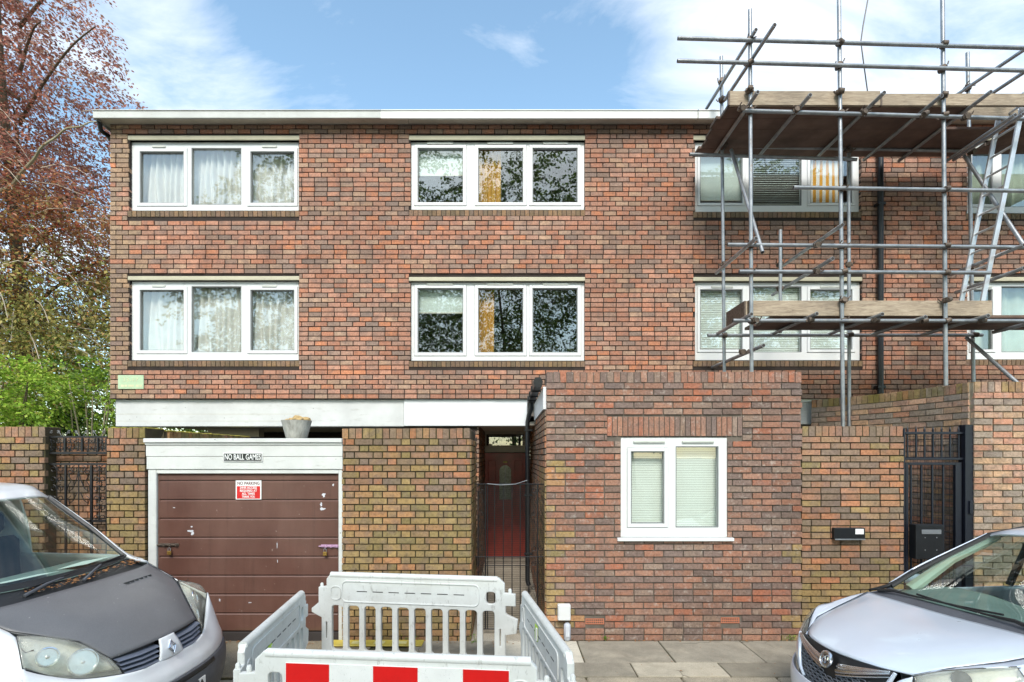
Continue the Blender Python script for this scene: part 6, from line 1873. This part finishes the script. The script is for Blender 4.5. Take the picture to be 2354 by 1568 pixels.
patch("roof", mirror([[(-1.80, 0, 1.606), (-1.81, .22, 1.604), (-1.84, .44, 1.592), (-1.915, .625, 1.562)],
                      [(-1.98, 0, 1.655), (-1.98, .25, 1.652), (-2.0, .45, 1.635), (-2.05, .65, 1.588)],
                      [(-2.6, 0, 1.70), (-2.6, .25, 1.695), (-2.6, .45, 1.675), (-2.6, .665, 1.615)],
                      [(-3.5, 0, 1.68), (-3.5, .25, 1.675), (-3.5, .45, 1.65), (-3.5, .665, 1.59)],
                      [(-4.2, 0, 1.55), (-4.2, .25, 1.545), (-4.2, .45, 1.52), (-4.2, .66, 1.46)]]), sv_, car, 6, .02)
MB().box(-4.24, -4.2, -.8, .8, .3, 1.5).build("tailgate", sv_, car)
MB().box(-4.1, -.45, -.78, .78, .24, .28).build("floor_pan", M['trim_black'], car)
patch("dashboard", mirror([[(-1.03, 0, 1.07), (-1.03, .3, 1.07), (-1.06, .56, 1.075), (-1.12, .70, 1.08)], [(-1.3, 0, 1.10), (-1.3, .3, 1.11), (-1.3, .6, 1.12), (-1.3, .74, 1.10)], [(-1.62, 0, 1.06), (-1.62, .3, 1.10), (-1.62, .6, 1.10), (-1.62, .76, 1.06)], [(-1.7, 0, .7), (-1.7, .3, .7), (-1.7, .6, .7), (-1.7, .8, .7)]]), M['dash'], car, 4, .02)
pale = simple('pale_pillar_trim', C(176, 190, 176), .7)
for s in (-1, 1): MB().path([(-1.25, s * .70, 1.10), (-1.6, s * .655, 1.36), (-1.98, s * .60, 1.55)], [.05, .04, .03], 8).build("pillar_trim", pale, car, True)
for y in (-.40, .40):
    st_ = MB().cbox(-2.35, -1.9, y - .24, y + .24, .52, .70, .05).build("seat", M['seat'], car, 50)
    MB().cbox(-2.52, -2.36, y - .23, y + .23, .66, 1.22, .05).build("backrest", M['seat'], st_, 50)
    MB().cbox(-2.54, -2.44, y - .13, y + .13, 1.27, 1.46, .04).build("headrest", M['seat'], st_, 50)
MB().cbox(-1.72, -1.69, -.10, .10, 1.43, 1.50, .02).build("rear_view_mirror", M['trim_black'], car, 50)
MB().path([Vector((-1.74 + .05 * math.sin(a), -.38 + .18 * math.cos(a), 0.92 + .17 * math.sin(a))) for a in [i * math.pi / 10 for i in range(20)]], .015, 6, True).build("steering_wheel", M['trim_black'], car, True)
for (a, b, c) in (((-.965, -.70, 1.098), (-.985, -.40, 1.118), (-1.00, .02, 1.118)), ((-.955, .60, 1.098), (-.985, .25, 1.116), (-1.0, -.10, 1.116))):
    w_ = MB().path([a, ((a[0] + b[0]) / 2, (a[1] + b[1]) / 2, (a[2] + b[2]) / 2 + .016), b], [.016, .012, .008], 6).build("wiper_arm", M['trim_black'], car, True)
    MB().path([Vector(b) + Vector((.01, -.05 if b[1] < 0 else .05, .006)), b, Vector(c) + Vector((0, 0, .004)), Vector(c) + Vector((-.03, .28 if b[1] < 0 else -.28, .012))], .008, 5).build("wiper_blade", M['trim_black'], w_, True)
for x in (-.86, -3.55):
    for y in (-.82, .82): wheel(car, x, y)
car.location = (2.268, 3.649, RY); car.rotation_euler = (R(3.367), 0, R(183.735))
# ------------------------------------------------------------------ small weeds and litter
def weed(px, D, h, n, seed, label):
    g = np.random.default_rng(seed)
    x = WX(px, D)
    t = thing("weed", label, "weed", (x, D, 0), "weeds at the foot of the walls")
    P = np.column_stack([x + g.normal(0, h * .45, n), D - abs(g.normal(0, h * .3, n)), g.uniform(0.005, h, n)])
    A = g.normal(0, 1, (n, 3)) + np.array([0, -.3, .5])
    leaf_cloud("leaves", P, A, g.normal(0, 1, (n, 3)), .022, pick(g, n, [(140, 170, 70), (110, 150, 56), (170, 180, 90)], [3, 3, 2]), t, .6, seed)
    m_ = MB()
    for i in range(4): m_.path([(x + g.normal(0, .01), D - .01, 0), (x + g.normal(0, h * .3), D - .03, h * .8)], .0015, 4)
    m_.build("stems", simple('weed_stem', C(110, 130, 60), .8), t)
for i, (px, D, h, n, lab) in enumerate(((1392, 6.03, .06, 26, "small weed at the wall foot beside the cable cover"), (1912, 6.03, .09, 46, "largest weed at the foot of the lower wall near the silver car"),
                                        (1818, 6.03, .045, 22, "small weed at the wall foot under the right air brick"), (952, 5.95, .10, 40, "green weed at the wall foot behind the far barrier panel"),
                                        (1094, 5.97, .10, 30, "weed growing at the corner of the passage gate"))):
    weed(px, D, h, n, 300 + i, lab)
rl = random.Random(12)
lt = MB()
def flakes(n, x0, x1, y0, y1, z, s0=.006, s1=.02):
    for i in range(n):
        x, y = rl.uniform(x0, x1), rl.uniform(y0, y1); s = rl.uniform(s0, s1)
        mx = Matrix.Translation((x, y, z + .004)) @ Matrix.Rotation(rl.uniform(0, 6.28), 4, 'Z') @ Matrix.Rotation(rl.uniform(-.5, .5), 4, 'X')
        lt.add([mx @ Vector(p) for p in ((-s, 0, 0), (0, s * .5, s * .2), (s, 0, 0), (0, -s * .5, s * .2))], [(0, 1, 2, 3)])
flakes(170, -4.2, .3, 5.88, 5.99, .0); flakes(110, .4, 4.6, 5.96, 6.04, .0); flakes(120, -4.2, 4.5, 5.02, 5.9, .0, .004, .012); flakes(200, -4, 4.5, 4.75, 4.92, RY, .006, .02)
flakes(60, -3, 4.5, 3.6, 4.7, RY)
o = lt.build("fallen_leaves", M['deadleaf']); tag(o, "scattered brown fallen leaves along the wall foot and kerb", "leaves", kind="stuff")
# double yellow-ish road edge line
ylm = simple('worn_yellow_line', C(196, 170, 84), .85, var=.3, scale=14)
g_ = MB().box(-30, 30, 4.60, 4.67, RY + .001, RY + .005).build("yellow_line", ylm); tag(g_, kind="structure")
# trench inside the barriers
tr_ = MB().box(-1.6, .0, 3.7, 4.7, RY + .001, RY + .006).build("trench_patch", M['soil']); tag(tr_, kind="structure")
